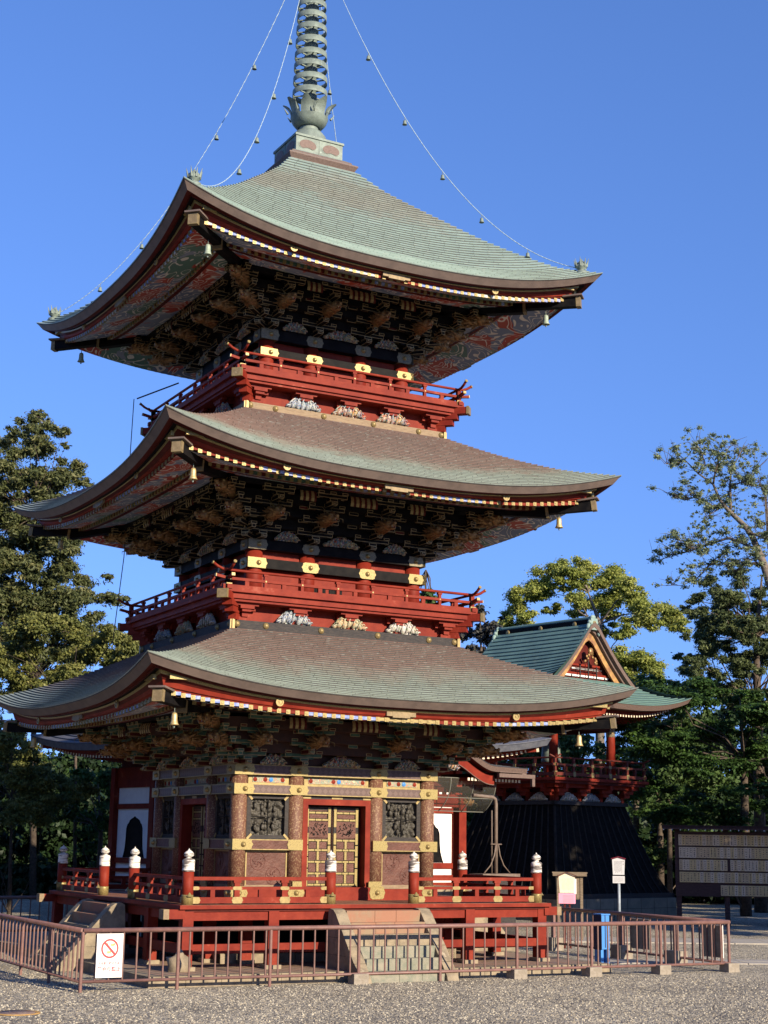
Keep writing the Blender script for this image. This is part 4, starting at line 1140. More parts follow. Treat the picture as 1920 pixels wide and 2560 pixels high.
t = thing('no_feeding_sign', 'white sign with a red crossed circle tied to the fence near its left corner', 'sign', (-6.44, -5.90, 0), -.013)
g = MB(); g.box(-.255, .255, -.008, .008, -.13, .665, signw); g.build('plate', t)
g = MB(); ring = [(cos(a)*.155, -.011, .40+sin(a)*.165) for a in [2*pi*i/40 for i in range(41)]]
for i in range(40):
    a0, a1 = 2*pi*i/40, 2*pi*(i+1)/40
    g.quad(*[(cos(a)*r_, -.0095, .395+sin(a)*r_*1.04) for a, r_ in ((a0, .170), (a0, .136), (a1, .136), (a1, .170))], signr)
g.quad((-.122, -.0105, .493), (-.094, -.0105, .525), (.122, -.0105, .297), (.094, -.0105, .265), signr)
g.build('crossed_circle', t)
g = MB()
for (cx_, cz_, rx_, rz_) in ((.05, .46, .045, .026), (-.02, .33, .045, .022), (.02, .35, .015, .02), (.085, .475, .018, .02), (-.045, .47, .012, .03)):
    I = [g.vert((cx_+cos(2*pi*k/12)*rx_, -.010, cz_+sin(2*pi*k/12)*rz_)) for k in range(12)]; g.face(I, signo)
for xx in (-.05, -.03, 0, .015): g.quad((xx, -.01, .325), (xx, -.01, .295), (xx+.008, -.01, .295), (xx+.008, -.01, .325), signo)
g.build('pictogram', t)
text('文化財保護のため', .052, signrl, t, (0, -.0095, .125))
text('餌やり禁止', .092, signrl, t, (0, -.0095, .015))

# blue box on legs
t = thing('blue_box', 'bright blue metal box on legs inside the side fence', 'box', (6.75, -3.3, GZ), .05)
g = MB(); g.box(.0, .24, -.14, .14, .36, 1.16, bluem); g.box(-.02, .26, -.16, .16, 1.16, 1.19, bluem)
g.box(.10, .125, -.145, -.14, .40, 1.2, bluedk); g.build('cabinet', t)
g = MB(); g.box(-.014, -.002, -.15, .15, .35, 1.16, bluedk); g.build('shaded_side', t)  # dark blue sheet paints the shade on the cabinet's left side
for x in (.03, .21):
    g = MB(); g.box(x-.04, x+.04, -.12, .12, 0, .36, bluem); g.build('leg', t)
# manhole cover
t = thing('manhole_cover', 'round rusty manhole cover with a yellowed rim set in the gravel', 'manhole cover', P(40, 2562, 26.8).xy.to_3d()+Vector((0, 0, GZ)))
ry = mat('yellowed_rim', (.45, .27, .08), (.30, .18, .07), 8, .7)
ru = mat('rusty_iron', (.16, .10, .08), (.24, .18, .15), 12, .7, bump=.5)
g = MB(); g.lathe([(.0, .012), (.30, .012), (.31, .0)], (0, 0, .006), ru, 32, cap=False); g.build('lid', t)
g = MB(); g.lathe([(.31, .010), (.37, .014), (.38, 0)], (0, 0, .004), ry, 32, cap=False); g.build('rim', t)

# ================================================================ HALL BEHIND (pyramid roof, curved-gable porch)
def stepped_side(g, prof, m, lift, wt, nrow, seamm, nu=20, off=None, lip=.04, yr=None):
    """one sloping side; prof: (w, z); u runs along the eave. yr(w) gives the half length along u"""
    a = prof[0][0]
    def zc(wv):
        for (w0, z0), (w1, z1) in zip(prof, prof[1:]):
            if w0 >= wv >= w1: return lerp(z0, z1, (w0-wv)/(w0-w1))
        return prof[-1][1]
    yr = yr or (lambda w_: w_)
    for k in range(nrow):
        w0, w1 = lerp(a, wt, k/nrow), lerp(a, wt, (k+1)/nrow)
        rr = []
        for wv, dz in ((w0, lip), (w1, 0), (w0, -.004), (w0, .012)):
            row = []
            for i in range(nu+1):
                u = -1+2*i/nu; z = zc(wv)+lift*(max(0, (wv-wt)/(a-wt))**1.8)*abs(u)**2.7+dz
                row.append(g.vert((u*yr(wv)+(off(wv) if off else 0), -wv-(.02 if dz > 0 else 0), z)))
            rr.append(row)
        for i in range(nu):
            g.face([rr[0][i], rr[0][i+1], rr[1][i+1], rr[1][i]], m)
            g.face([rr[2][i], rr[2][i+1], rr[3][i+1], rr[3][i]], seamm); g.face([rr[3][i], rr[3][i+1], rr[0][i+1], rr[0][i]], m)
    return zc
HR = rad(9)
hall = thing('temple_hall', 'white and red hall with bell shaped windows and a curved gable porch behind the pagoda', 'hall', (7.35, 16.21, GZ), HR)
def up(o): o.location.z = -GZ; return o
seamd = mat('tile_seam', (.03, .032, .04), None, rough=.7)
rafw = mat('rafter_end_white', (.62, .55, .42), None, rough=.7)
HE, HB = 6.75, 4.38
def eaves(g, a, zm, zcn, rise, pitch, fm, under=redd, thick=.22, hw=.055):
    """fascia, red board and white rafter ends along one side"""
    def z(u): return zm+(zcn-zm)*abs(u)**2.7
    NU = 24
    g.grid(lambda s_, t_: ((-1+2*s_)*(a-.1*t_), -(a-.1*t_), z(-1+2*s_)-thick*t_), NU, 1, fm)
    g.grid(lambda s_, t_: ((-1+2*s_)*(a-.1-.5*t_), -(a-.1-.5*t_), z(-1+2*s_)-thick-.03*t_), NU, 1, under)
    g.grid(lambda s_, t_: ((-1+2*s_)*(a-.55), -(a-.55), z(-1+2*s_)*(1)-thick-.02-.16*t_), NU, 1, red)
    g.grid(lambda s_, t_: ((-1+2*s_)*lerp(a-.58, a*.62, t_), -lerp(a-.58, a*.62, t_), z((-1+2*s_)*(1-t_*.5))-thick-.16+rise*t_), NU, 4, under)
    n_ = int(2*a/pitch)
    for i in range(n_):
        u = -1+2*(i+.5)/n_; x = u*(a-.6)
        zz = z(u)-thick-.20
        g.box(x-hw, x+hw, -(a-.56), -(a-1.6), zz-.05, zz+.05, red)
        g.box(x-hw*.9, x+hw*.9, -(a-.545), -(a-.56), zz-.045, zz+.045, rafw)
rf = MB(); ev = MB()
for k in range(4):
    rf.M = Matrix.Rotation(k*pi/2, 4, 'Z')
    stepped_side(rf, [(6.75, 5.56), (6.0, 5.85), (5, 6.35), (4, 6.95), (3, 7.65), (2, 8.45), (.4, 9.9)], copper_dark, .50, .4, 22, seamd)
hr = up(rf.build('roof', hall))
g = MB(); eaves(g, HE, 5.56, 6.06, .35, .24, copper_dark)
for o in four('eave', g, hr): pass
for k in range(4):
    g = MB(); g.beam((-4.6, -4.6, 5.5), (-6.38, -6.38, 5.72), .2, .22, red); g.beam((-6.38, -6.38, 5.72), (-6.44, -6.44, 5.73), .22, .24, rafw)
    ob('hip_rafter', g.data('hip_rafter'), hr, (0, 0, 0), k*pi/2)
g = MB()
g.box(-HB+.12, HB-.12, -HB+.12, HB-.12, GZ, 5.6, redd)
hw_ = up(g.build('wall', hall))
def katomado(g, x, y, z0, h, wd):
    pts = []
    prof = [(0, 1.0), (.10, .965), (.22, .95), (.40, .91), (.5, .84), (.62, .80), (.70, .70), (.72, .45), (.76, .25), (.86, .08), (.93, 0)]
    L_ = [(-p[0]*wd/2, z0+p[1]*h) for p in prof[::-1]]+[(p[0]*wd/2, z0+p[1]*h) for p in prof[1:]]
    g.face([g.vert((x+p[0], y, p[1])) for p in L_], black)
    for a_, b_ in zip(L_, L_[1:]): g.beam((x+a_[0], y-.01, a_[1]), (x+b_[0], y-.01, b_[1]), .03, .03, black)
for k in range(4):
    o_ = []
    for i, xx in enumerate((-HB, -1.5, 1.5, HB)):
        if i == 3: continue
        c = MB(); c.box(-.15, .15, -.15, .15, GZ, 4.9, red); o_.append(c)
        r_ = Matrix.Rotation(k*pi/2, 4, 'Z') @ Vector((xx, -HB, 0))
        up(ob('post', c.data('post'), hw_ if False else hall, (r_.x, r_.y, 0), k*pi/2))
    g = MB()
    for z0, z1 in ((4.19, 4.9), (3.44, 3.62), (1.55, 1.74), (1.24, 1.33), (.9, 1.08)): g.box(-HB+.15, HB-.15, -HB-.03, -HB+.14, z0, z1, red)
    up(ob('tie_beam', g.data('tie_beam'), hall, (0, 0, 0), k*pi/2))
    for i, (xa, xb) in enumerate(((-HB+.16, -1.66), (-1.34, 1.34), (1.66, HB-.16))):
        g = MB()
        if i != 1 or k != 0:
            for z0, z1 in ((3.62, 4.19), (1.74, 3.44), (1.33, 1.55), (1.08, 1.24)): g.box(xa, xb, -HB+.05, -HB+.13, z0, z1, white)
            p = up(ob('plaster_panel', g.data('plaster_panel'), hall, (0, 0, 0), k*pi/2))
            if i != 1:
                q = MB(); katomado(q, (xa+xb)/2+(.14 if k == 0 and i == 2 else 0), -HB+.045, 1.745, 1.42, 1.6); ob('bell_shaped_window', q.data('bell_shaped_window'), p)
        else:
            for q in range(4):
                x0 = lerp(xa, xb, q/4); g.box(x0+.02, x0+.65, -HB+.05, -HB+.12, 1.1, 3.44, brown); g.box(x0+.1, x0+.57, -HB+.04, -HB+.05, 1.3, 2.2, redd)
            up(g.build('front_doors', hall))
# porch
g = MB()
def kara(x, top): 
    a_ = abs(x)
    return top-.10+(.68*(cos(pi*a_/1.9)+1)/2 if a_ < 1.9 else 0)-.02*max(0, a_-1.9)
def kroof(s_, t_):
    x = -3.2+6.4*s_; return (x, -9.35+4.2*t_, kara(x, 4.93)+.45*t_*(1 if abs(x) > 2 else .6))
g.grid(kroof, 48, 10, copper_dark)
for q in range(11):
    g.grid(lambda s_, t_, q=q: tuple(Vector(kroof(s_, q/10))+Vector((0, -.01, .02*t_))), 48, 1, seamd)
g.grid(lambda s_, t_: tuple(Vector(kroof(s_, 0))+Vector((0, .06*t_, -.16*t_))), 48, 1, bronzeb)
g.grid(lambda s_, t_: tuple(Vector(kroof(s_, 0))+Vector((0, .06+.5*t_, -.16))), 48, 1, redd)
g.grid(lambda s_, t_: tuple(Vector(kroof(s_, t_))+Vector((0, 0, -.2))), 48, 2, redd)
for s_ in (-1, 1):
    g.box(min(s_*3.2, s_*2.05), max(s_*3.2, s_*2.05), -9.30, -9.1, 4.66, 4.74, bronzeb)
    g.box(min(s_*3.45, s_*1.9), max(s_*3.45, s_*1.9), -9.44, -9.32, 4.50, 4.62, bronzeb); g.box(s_*3.4-.06, s_*3.4+.06, -9.42, -9.32, 4.25, 4.6, bronzeb)
    g.box(min(s_*3.2, s_*3.0), max(s_*3.2, s_*3.0), -9.3, -5.2, 4.55, 4.72, bronzeb)
pr = up(g.build('porch_roof', hall))
g = MB()
def barg(s_, t_):
    x = -1.95+3.9*s_; return (x, -9.12, kara(x, 4.93)-.24-.30*t_-.02)
g.grid(barg, 40, 1, red); g.grid(lambda s_, t_: tuple(Vector(barg(s_, 1))+Vector((0, .1*t_, 0))), 40, 1, red); g.grid(lambda s_, t_: tuple(Vector(barg(s_, 1))+Vector((0, -.01, -.02*t_))), 40, 1, bronzeb)
g.build('curved_bargeboard', pr)
g = MB()
for q in range(44):
    x = -3.1+6.2*q/43
    if abs(x) < .9: continue
    g.box(x-.045, x+.045, -9.05, -5.5, 4.36, 4.46, red); g.box(x-.042, x+.042, -9.06, -9.05, 4.365, 4.455, rafw)
g.build('rafters', pr)
g = MB(); g.ell((0, -9.2, 5.58), (.16, .12, .17), bronzeb, 8, 6, .4, 3); g.cone((-.1, -9.2, 5.6), (-.22, -9.2, 5.7), .05, bronzeb); g.cone((.1, -9.2, 5.6), (.22, -9.2, 5.7), .05, bronzeb); g.build('ridge_ornament', pr)
cg = carving(.8, .42, peonym, 77, .1); cg2 = ob('flower_carving', cg.data('flower_carving'), pr, (0, -9.14, 4.66))
up_g = MB()
for s_ in (-1, 1): up_g.box(s_*1.6-.15, s_*1.6+.15, -8.0, -7.7, GZ, 3.95, red)
for s_ in (-1, 1):
    c = MB(); c.box(s_*1.6-.15, s_*1.6+.15, -8.0, -7.7, GZ, 3.95, red); up(c.build('porch_post', hall))
g = MB(); g.box(-1.45, 1.45, -7.97, -7.73, 3.55, 3.95, red); g.box(-1.9, 1.9, -7.95, -7.75, 4.02, 4.2, redd); g.box(-1.4, 1.4, -7.93, -7.78, 4.2, 4.34, redd)
for q in range(9): g.box(-1.3+q*.3, -1.18+q*.3, -7.99, -7.9, 3.95, 4.02, red)
up(g.build('porch_beam', hall))
for s_ in (-1, 1):
    o = ob('lion_head_carving', DR, hall, (s_*1.75, -7.85, 3.72-GZ), s_*pi/2); o.scale = (1.1, 1.1, 1.1)
g = MB(); g.box(-3.2, 3.2, -8.4, -4.5, GZ, 1.0, stone); g.box(-HB-1.2, HB+1.2, -HB-1.2, HB+1.2, GZ, .85, stone); up(g.build('podium', hall))
meshm, n, b = principled('wire_mesh'); b.inputs['Base Color'].default_value = (.10, .10, .085, 1); b.inputs['Alpha'].default_value = .25; b.inputs['Roughness'].default_value = .7
wirefr = mat('mesh_frame', (.14, .14, .12), None, rough=.6)
def mesh_guard():
    g = MB()
    def f(s_, t_):
        a = t_*pi/2*1.05
        return (lerp(-2.3, 2.45, s_), -8.62+.5*(1-cos(a))*1.0, 4.0-.85*sin(a)) if False else (lerp(-2.3, 2.45, s_), -8.65+.62*(t_**2.2), 4.45-1.15*t_+.12*t_**3)
    g.grid(f, 12, 10, meshm)
    for s_ in (0, .2, .4, .6, .8, 1): g.tube([f(s_, q/10) for q in range(11)], .018, wirefr, 5)
    for t_ in (0, .55, 1): g.tube([f(q/12, t_) for q in range(13)], .016, wirefr, 5)
    for s_ in (0, 1):
        P0 = [f(s_, q/10) for q in range(11)]
        for a_, b_ in zip(P0, P0[1:]): g.quad(a_, b_, (b_[0], -7.9, b_[2]), (a_[0], -7.9, a_[2]), meshm)
    return up(g.build('mesh_guard', hall))
mesh_guard()

drainm = mat('brown_grey_pipe', (.13, .095, .075), (.17, .13, .105), 6, .6)
# inverted L pipe on a low stand beside the porch
pp = P(1240, 2184, 48.5)
t = thing('drain_pipe_stand', 'tall brown bent pipe on a braced stand to the right of the pagoda', 'pipe', (pp.x, pp.y, GZ), rad(12))
z0 = pp.z-GZ
g = MB(); g.tube([(0, 0, z0), (0, 0, z0+2.10), (-.03, 0, z0+2.24), (-.14, 0, z0+2.30), (-1.0, 0, z0+2.34)], .055, drainm, 10); g.build('pipe', t)
g = MB(); g.tube([(-.13, .05, z0), (-.13, .05, z0+1.9)], .02, drainm, 6); g.build('rod', t)
g = MB(); g.box(-.85, .75, -.3, .3, z0-.12, z0, drainm); g.box(-.7, .6, -.25, .25, 0, z0-.12, blackw); g.build('stand', t)
for s_ in (-1, 1):
    g = MB(); g.tube([(s_*.05, -.05, z0+.88), (s_*.12, -.05, z0+.55), (s_*.28, -.05, z0+.25), (s_*.55, -.05, z0+.02)], .02, drainm, 6); g.build('brace', t)
g = MB(); g.tube([(-.25, -.02, z0+.88), (.22, -.02, z0+.88)], .02, drainm, 5); g.build('clamp', t)

# ================================================================ BELL TOWER
TR = rad(12.5)
tw = thing('bell_tower', 'red bell tower with green gabled roof and black boarded skirt at the right', 'bell tower', (20.2, 18.0, GZ), TR)
g = MB(); g.box(-3.5, 3.5, -3.5, 3.5, 0, .42-GZ, mat('tower_base_stone', (.16, .145, .11), (.22, .19, .14), 2.5, .9, bump=.3))
for k in range(4):
    g.M = Matrix.Rotation(k*pi/2, 4, 'Z')
    for q in range(9): g.box(-3.5+q*.8, -3.49+q*.8, -3.504, -3.49, 0, .8, black)
    g.box(-3.5, 3.5, -3.504, -3.49, .42, .43, black)
g.build('stone_base', tw)
batm = mat('black_battens', (.016, .014, .013), (.03, .026, .022), 4, .7, spec=.15)
g = MB()
def skp(t_): return lerp(3.38, 2.06, 1-(1-t_)**1.25) if False else 3.38+(2.06-3.38)*(t_**.82)
for k in range(4):
    g.M = Matrix.Rotation(k*pi/2, 4, 'Z')
    zz = lambda t_: lerp(.42, 4.03, t_)
    g.grid(lambda s_, t_: ((-1+2*s_)*skp(t_), -skp(t_), zz(t_)), 4, 8, skirtm, smooth=False)
    for q in range(15):
        u = -1+2*q/14
        g.tube([(u*skp(t_)*.995, -skp(t_)-.012, zz(t_)) for t_ in [j/6 for j in range(7)]], .032, batm, 4, smooth=False)
    g.box(-2.2, 2.2, -2.2, -2.0, 3.95, 4.10, blackw); g.box(-3.45, 3.45, -3.45, -3.3, .42, .60, blackw)
g.M = Matrix(); up(g.build('boarded_skirt', tw))
g = MB()
g.box(-1.9, 1.9, -1.9, 1.9, 4.0, 4.75, redd)
for k in range(4):
    g.M = Matrix.Rotation(k*pi/2, 4, 'Z')
    for q in range(4):
        x = -1.95+q*1.3
        g.box(x-.1, x+.1, -2.1, -1.9, 4.1, 4.3, red); g.box(x-.16, x+.16, -2.35, -1.9, 4.3, 4.44, red); g.box(x-.3, x+.3, -2.42, -2.28, 4.44, 4.56, red); g.box(x-.08, x+.08, -2.66, -1.9, 4.56, 4.74, red)
    g.box(-2.5, 2.5, -2.5, -2.4, 4.6, 4.75, red); g.box(-2.05, 2.05, -1.96, -1.88, 4.34, 4.42, red)
g.M = Matrix()
g.box(-2.80, 2.80, -2.80, 2.80, 4.86, 4.97, red); g.box(-2.7, 2.7, -2.7, 2.7, 4.75, 4.86, redd)
tb = up(g.build('balcony', tw))
for k in range(4):
    for q in range(3):
        x = (q-1)*1.3; r_ = Matrix.Rotation(k*pi/2, 4, 'Z') @ Vector((x, -2.08, 4.1))
        ob('painted_carving', carving(.95, .34, cranem if q != 1 else wavem, 50+q, .08).data('painted_carving'), tb, r_, k*pi/2)
    g = MB(); W = 2.66
    g.tube([(-W-.3, -W, 5.82), (-W, -W, 5.72)]+[(lerp(-W, W, j/4), -W, 5.72) for j in range(1, 4)]+[(W, -W, 5.72), (W+.3, -W, 5.82)], .035, rail_old, 8)
    g.box(-W-.15, W+.15, -W-.04, -W+.04, 5.42, 5.49, rail_old); g.box(-W-.1, W+.1, -W-.05, -W+.05, 5.04, 5.16, rail_old)
    for q in range(6):
        x = lerp(-W, W, q/5); g.box(x-.05, x+.05, -W-.045, -W+.045, 4.97, 5.70, rail_old)
        g.box(x-.075, x+.075, -W-.06, -W-.04, 5.02, 5.20, goldp); g.box(x-.075, x+.075, -W-.055, -W-.03, 5.40, 5.51, goldp)
        if q < 5: g.box(x+.48, x+.57, -W-.03, -W+.03, 5.16, 5.42, rail_old)
    ob('railing', g.data('railing'), tb, (0, 0, 0), k*pi/2)
for sx in (-1, 1):
    for sy in (-1, 1):
        c = MB(); c.lathe([(.19, 4.97), (.175, 6.9), (.175, 7.6)], (0, 0, 0), red, 16); c.lathe([(.185, 6.75), (.185, 7.55)], (0, 0, 0), carvm, 16); c.lathe([(.20, 5.0), (.20, 5.2)], (0, 0, 0), goldp, 16)
        ob('column', c.data('column'), tw, (sx*1.72, sy*1.72, -GZ))
g = MB(); 
for k in range(4):
    g.M = Matrix.Rotation(k*pi/2, 4, 'Z')
    g.box(-1.75, 1.75, -1.82, -1.62, 6.95, 7.2, redd); g.box(-1.75, 1.75, -1.84, -1.6, 7.35, 7.5, red)
    for q in range(14):
        x = -1.6+q*.25; g.box(x-.05, x+.05, -1.87, -1.8, 7.2, 7.35, whitep if q % 2 else red)
    g.box(-2.3, 2.3, -2.3, -2.1, 7.5, 7.7, redd)
    for q in range(6): g.box(-1.9+q*.72, -1.6+q*.72, -2.6, -1.7, 7.55, 7.72, redd)
g.M = Matrix(); g.box(-2.2, 2.2, -2.2, 2.2, 7.7, 7.9, redd); up(g.build('beam_frame', tw))
# bronze bell hung inside
g = MB(); g.lathe([(.42, 5.7), (.40, 5.8), (.36, 6.6), (.28, 6.85), (.05, 6.95)], (0, 0, -GZ), bronze, 20); g.tube([(0, 0, 6.9-GZ), (0, 0, 7.6-GZ)], .04, bronze, 6)
g.build('hanging_bell', tw)
# roof: hipped skirt below, gable above; ridge along local y
tprof = [(4.07, 7.86), (3.5, 8.10), (3.0, 8.38), (2.42, 8.80), (1.9, 9.24), (1.4, 9.73), (.9, 10.28), (.4, 10.88), (.12, 11.22)]
g = MB(); GY_ = 2.85
def yrr(w_): return w_ if w_ > 2.75 else 2.75
def off1(w_): return .30 if w_ < 2.76 else 0
def off3(w_): return -off1(w_)
seamt = mat('tower_roof_seam', (.035, .055, .055), None, rough=.7)
def Lz(w_, u): return 0
for k in (1, 3):
    g.M = Matrix.Rotation(k*pi/2, 4, 'Z')
    stepped_side(g, tprof, copper_green, .50, .12, 25, seamt, yr=yrr, off=off1 if k == 1 else off3)
for k in (0, 2):
    g.M = Matrix.Rotation(k*pi/2, 4, 'Z')
    stepped_side(g, [(w_, z) for w_, z in tprof if w_ >= 2.2]+[(2.1, 9.05)], copper_green, .50, 2.25, 9, seamt)
g.M = Matrix()
tr = up(g.build('roof', tw))
g = MB(); eaves(g, 4.07, 7.86, 8.36, .2, .19, bronzeb, thick=.2, hw=.04); four('eave', g, tr)
# ridge
g = MB()
g.box(-.15, .15, -2.2, 2.95, 11.06, 11.38, black); g.tube([(0, -2.4, 11.46), (0, -2.1, 11.42), (0, 2.7, 11.42), (0, 3.0, 11.46)], .10, copper_green, 10); g.box(-.2, .2, -2.25, 3.0, 11.04, 11.11, copper_green)
for sx in (-1, 1):
    for q in range(3):
        g.M = Matrix.Translation((sx*.152, -1.5+q*1.9, 11.24)) @ Matrix.Rotation(sx*pi/2, 4, 'Y'); g.lathe([(.11, 0), (.10, .02), (.02, .025)], (0, 0, 0), goldp, 14)
g.M = Matrix(); g.build('ridge', tr)
for sy in (-1, 1):
    g = MB(); y = -2.36 if sy < 0 else 3.0
    g.box(-.2, .2, y-.08, y+.08, 10.95, 11.42, greenc); g.lathe([(.14, -.09), (.12, -.09)], (0, y, 11.4), greenc, 8) if False else None
    for s_ in (-1, 1):
        g.ell((s_*.26, y, 11.06), (.12, .09, .15), greenc, 10, 7); g.ell((s_*.36, y, 10.84), (.10, .08, .12), greenc, 10, 7); g.ell((s_*.2, y, 11.26), (.09, .08, .09), greenc, 8, 6)
    g.ell((0, y, 11.46), (.15, .09, .11), greenc, 10, 7)
    g.M = Matrix.Translation((0, y+sy*.085, 11.22)) @ Matrix.Rotation(pi/2, 4, 'X'); g.lathe([(.09, -.02), (.09, .02)], (0, 0, 0), goldp, 12); g.M = Matrix()
    g.build('ridge_end_ornament', tr)
# gables
gred = mat('gable_gilt_board', (.42, .25, .09), (.22, .11, .06), 3, .5, .1)
def tz(w_):
    for (w0, z0_), (w1, z1_) in zip(tprof, tprof[1:]):
        if w0 >= w_ >= w1: return lerp(z0_, z1_, (w0-w_)/(w0-w1))
    return 11.2
for sy in (-1, 1):
    g = MB()
    g.M = Matrix.Rotation(0 if sy < 0 else pi, 4, 'Z') @ Matrix.Translation((0, .40 if sy < 0 else -.20, 0))
    W_ = 2.72
    for s_ in (-1, 1):
        pts = [(W_*(1-t_)+.0*t_, tz(max(.12, W_*(1-t_)))) for t_ in [j/12 for j in range(13)]]
        for (xa, za), (xb, zb) in zip(pts, pts[1:]):
            def Q(y0, y1, o0, o1, m):   # slanted strip seen from the front
                g.quad((s_*xa, y0, za+o0), (s_*xb, y0, zb+o0), (s_*xb, y1, zb+o1), (s_*xa, y1, za+o1), m)
            Q(-2.88, -2.86, .03, -.16, bronzeb); Q(-2.88, -2.7, .04, .045, copper_green); Q(-2.86, -2.70, -.16, -.17, bronzeb)
            Q(-2.70, -2.69, -.16, -.30, bronzeb); Q(-2.69, -2.55, -.30, -.30, bronzeb)
            Q(-2.55, -2.54, -.28, -.66, gred); Q(-2.54, -2.44, -.66, -.66, goldd)
    pk = 10.6
    g.poly([(-2.25, -2.25, 8.8), (2.25, -2.25, 8.8), (0, -2.25, 10.75)], redd)
    g.box(-1.4, 1.4, -2.32, -2.26, 9.06, 9.14, white); g.box(-1.4, 1.4, -2.34, -2.26, 9.14, 9.22, red); g.box(-.9, .9, -2.32, -2.26, 9.50, 9.58, red); g.box(-.8, .8, -2.31, -2.26, 9.36, 9.42, whitep)
    for q in range(5): x = -1+q*.5; g.box(x-.02, x+.02, -2.50, -2.46, 8.95, 9.9-abs(x)*.8, blackw)
    g.box(-.8, .8, -2.50, -2.46, 9.35, 9.38, blackw)
    for q in range(20):
        a = random.uniform(-.8, .8); g.ell((a*.45, -2.60, 10.12-abs(a)*.45-random.uniform(0, .2)), (.07, .05, .06), goldd, 7, 5, .3, q)
    g.ell((0, -2.62, 10.08), (.15, .08, .16), goldd, 9, 6, .2, 1)
    g.box(-2.5, 2.5, -2.60, -2.3, 8.82, 8.93, bronzeb)
    g.M = Matrix(); g.build('gable', tr)

# ================================================================ SIGN BOARDS AND NOTICE BOARD
def facing(p): return math.atan2(CY-p.y, CX-p.x)+pi/2
darkw = mat('dark_brown_timber', (.045, .022, .022), (.07, .035, .032), 6, .7, bump=.2, stretch=(1, 1, 4))
greyb = mat('weathered_timber', (.16, .12, .08), (.22, .17, .12), 7, .8, bump=.3, stretch=(1, 1, 5))
cream = mat('pale_wood_tablet', (.66, .56, .42), (.72, .62, .48), 8, .7, stretch=(8, 1, 1))
pinkp = mat('pink_paper', (.72, .30, .42), None, rough=.8); paperw = mat('white_paper', (.78, .76, .70), None, rough=.8)
steelb = mat('blue_grey_pipe', (.22, .26, .30), (.30, .34, .38), 8, .5)
greyw = mat('grey_white_tablet', (.55, .55, .56), None, rough=.7)
def scrib(g, x0, x1, z0, z1, y, cols, rows, m, sz=.5, rnd=random.Random(4)):
    """columns of small written characters"""
    cw, ch = (x1-x0)/cols, (z1-z0)/rows
    for i in range(cols):
        ln = rnd.uniform(.75, 1)
        for j in range(rows):
            if j/rows > ln: continue
            cx_, cz_ = x0+(i+.5)*cw, z1-(j+.5)*ch
            s_ = min(cw, ch)*sz/2
            for q in range(2): 
                o = rnd.uniform(-.6, .6)*s_
                g.box(cx_-s_, cx_+s_, y-.001, y, cz_+o-s_*.16, cz_+o+s_*.16, m)
            o = rnd.uniform(-.4, .4)*s_; g.box(cx_+o-s_*.16, cx_+o+s_*.16, y-.0012, y, cz_-s_, cz_+s_, m)
def tablet(g, w0, w1, z0, z1, zp_, y, m, th=.03):
    pts = [(-w0/2, z0), (w0/2, z0), (w1/2, z1), (0, zp_), (-w1/2, z1)]
    A = [g.vert((p[0], y, p[1])) for p in pts]; B_ = [g.vert((p[0], y+th, p[1])) for p in pts]
    g.face(A, m); g.face(B_[::-1], m)
    for k in range(5): g.face([A[k], B_[k], B_[(k+1) % 5], A[(k+1) % 5]], m)
# wooden shrine-like board
p = P(1425, 2330, 48); t = thing('wooden_notice_stand', 'weathered roofed wooden notice stand behind the lit cream tablet', 'notice stand', (p.x, p.y, GZ), facing(p))
s_ = 48/3836; gz = CZ-GZ
def zh(py, D): return (P(1425, py, D).z-GZ)
g = MB()
for x in (-.34, .36): g.box(x-.04, x+.04, -.04, .04, 0, zh(2190, 48), greyb)
g.build('frame', t)
g = MB(); g.box(-.33, .35, -.01, .02, zh(2248, 48), zh(2190, 48), greyb); g.box(.2, .34, -.02, -.01, zh(2246, 48), zh(2195, 48), greyb); g.build('board', t)
g = MB(); g.box(-.50, .52, -.14, .16, zh(2190, 48), zh(2183, 48), greyb); g.box(-.52, .54, -.02, .02, zh(2183, 48), zh(2180, 48), greyb); g.build('roof', t)
D = 44.5
p = P(1418, 2330, D); t = thing('tablet_sign', 'sunlit cream five sided tablet with a pink sheet below it, on two legs', 'sign', (p.x, p.y, GZ), facing(p)+.1)
g = MB(); tablet(g, .40, .46, zh(2232, D), zh(2192, D), zh(2182, D), -.04, cream); g.build('tablet', t)
g = MB(); scrib(g, -.15, .17, zh(2228, D), zh(2196, D), -.042, 9, 14, greyb, .5); g.build('lettering', t)
g = MB()
for sg in (-1, 1): g.beam((sg*-.01, -.05, zh(2181, D)+.01), (sg*.27, -.05, zh(2190, D)), .1, .025, brown)
g.build('cap', t)
g = MB(); g.box(.19, .265, -.03, -.015, zh(2235, D), zh(2197, D), paperw); g.build('paper', t)
g = MB(); g.box(-.235, .235, -.07, -.045, zh(2259, D), zh(2233, D), pinkp)
for q in range(7): g.box(-.12, .18, -.0715, -.07, zh(2257-q*3, D)-.003, zh(2257-q*3, D)+.003, greyb)
g.build('pink_sheet', t)
for x in (-.07, .09):
    g = MB(); g.beam((x, 0, 0), (x*.8, 0, zh(2215, D)), .05, .05, redd); g.build('leg', t)
D = 51
p = P(1549, 2330, D); t = thing('tablet_sign', 'shaded grey five sided tablet and plate on a blue grey pole', 'sign', (p.x, p.y, GZ), facing(p)-.05)
def zq(py): return P(1549, py, D).z-GZ
g = MB(); g.tube([(0, .04, 0), (0, .04, zq(2190))], .045, steelb, 10); g.build('pole', t)
g = MB(); tablet(g, .36, .40, zq(2187), zq(2149), zq(2144), 0, greyw); g.build('tablet', t)
g = MB(); scrib(g, -.14, .12, zq(2183), zq(2152), -.002, 8, 11, ink, .62); scrib(g, .13, .17, zq(2163), zq(2151), -.002, 1, 2, ink, .9); g.build('lettering', t)
g = MB()
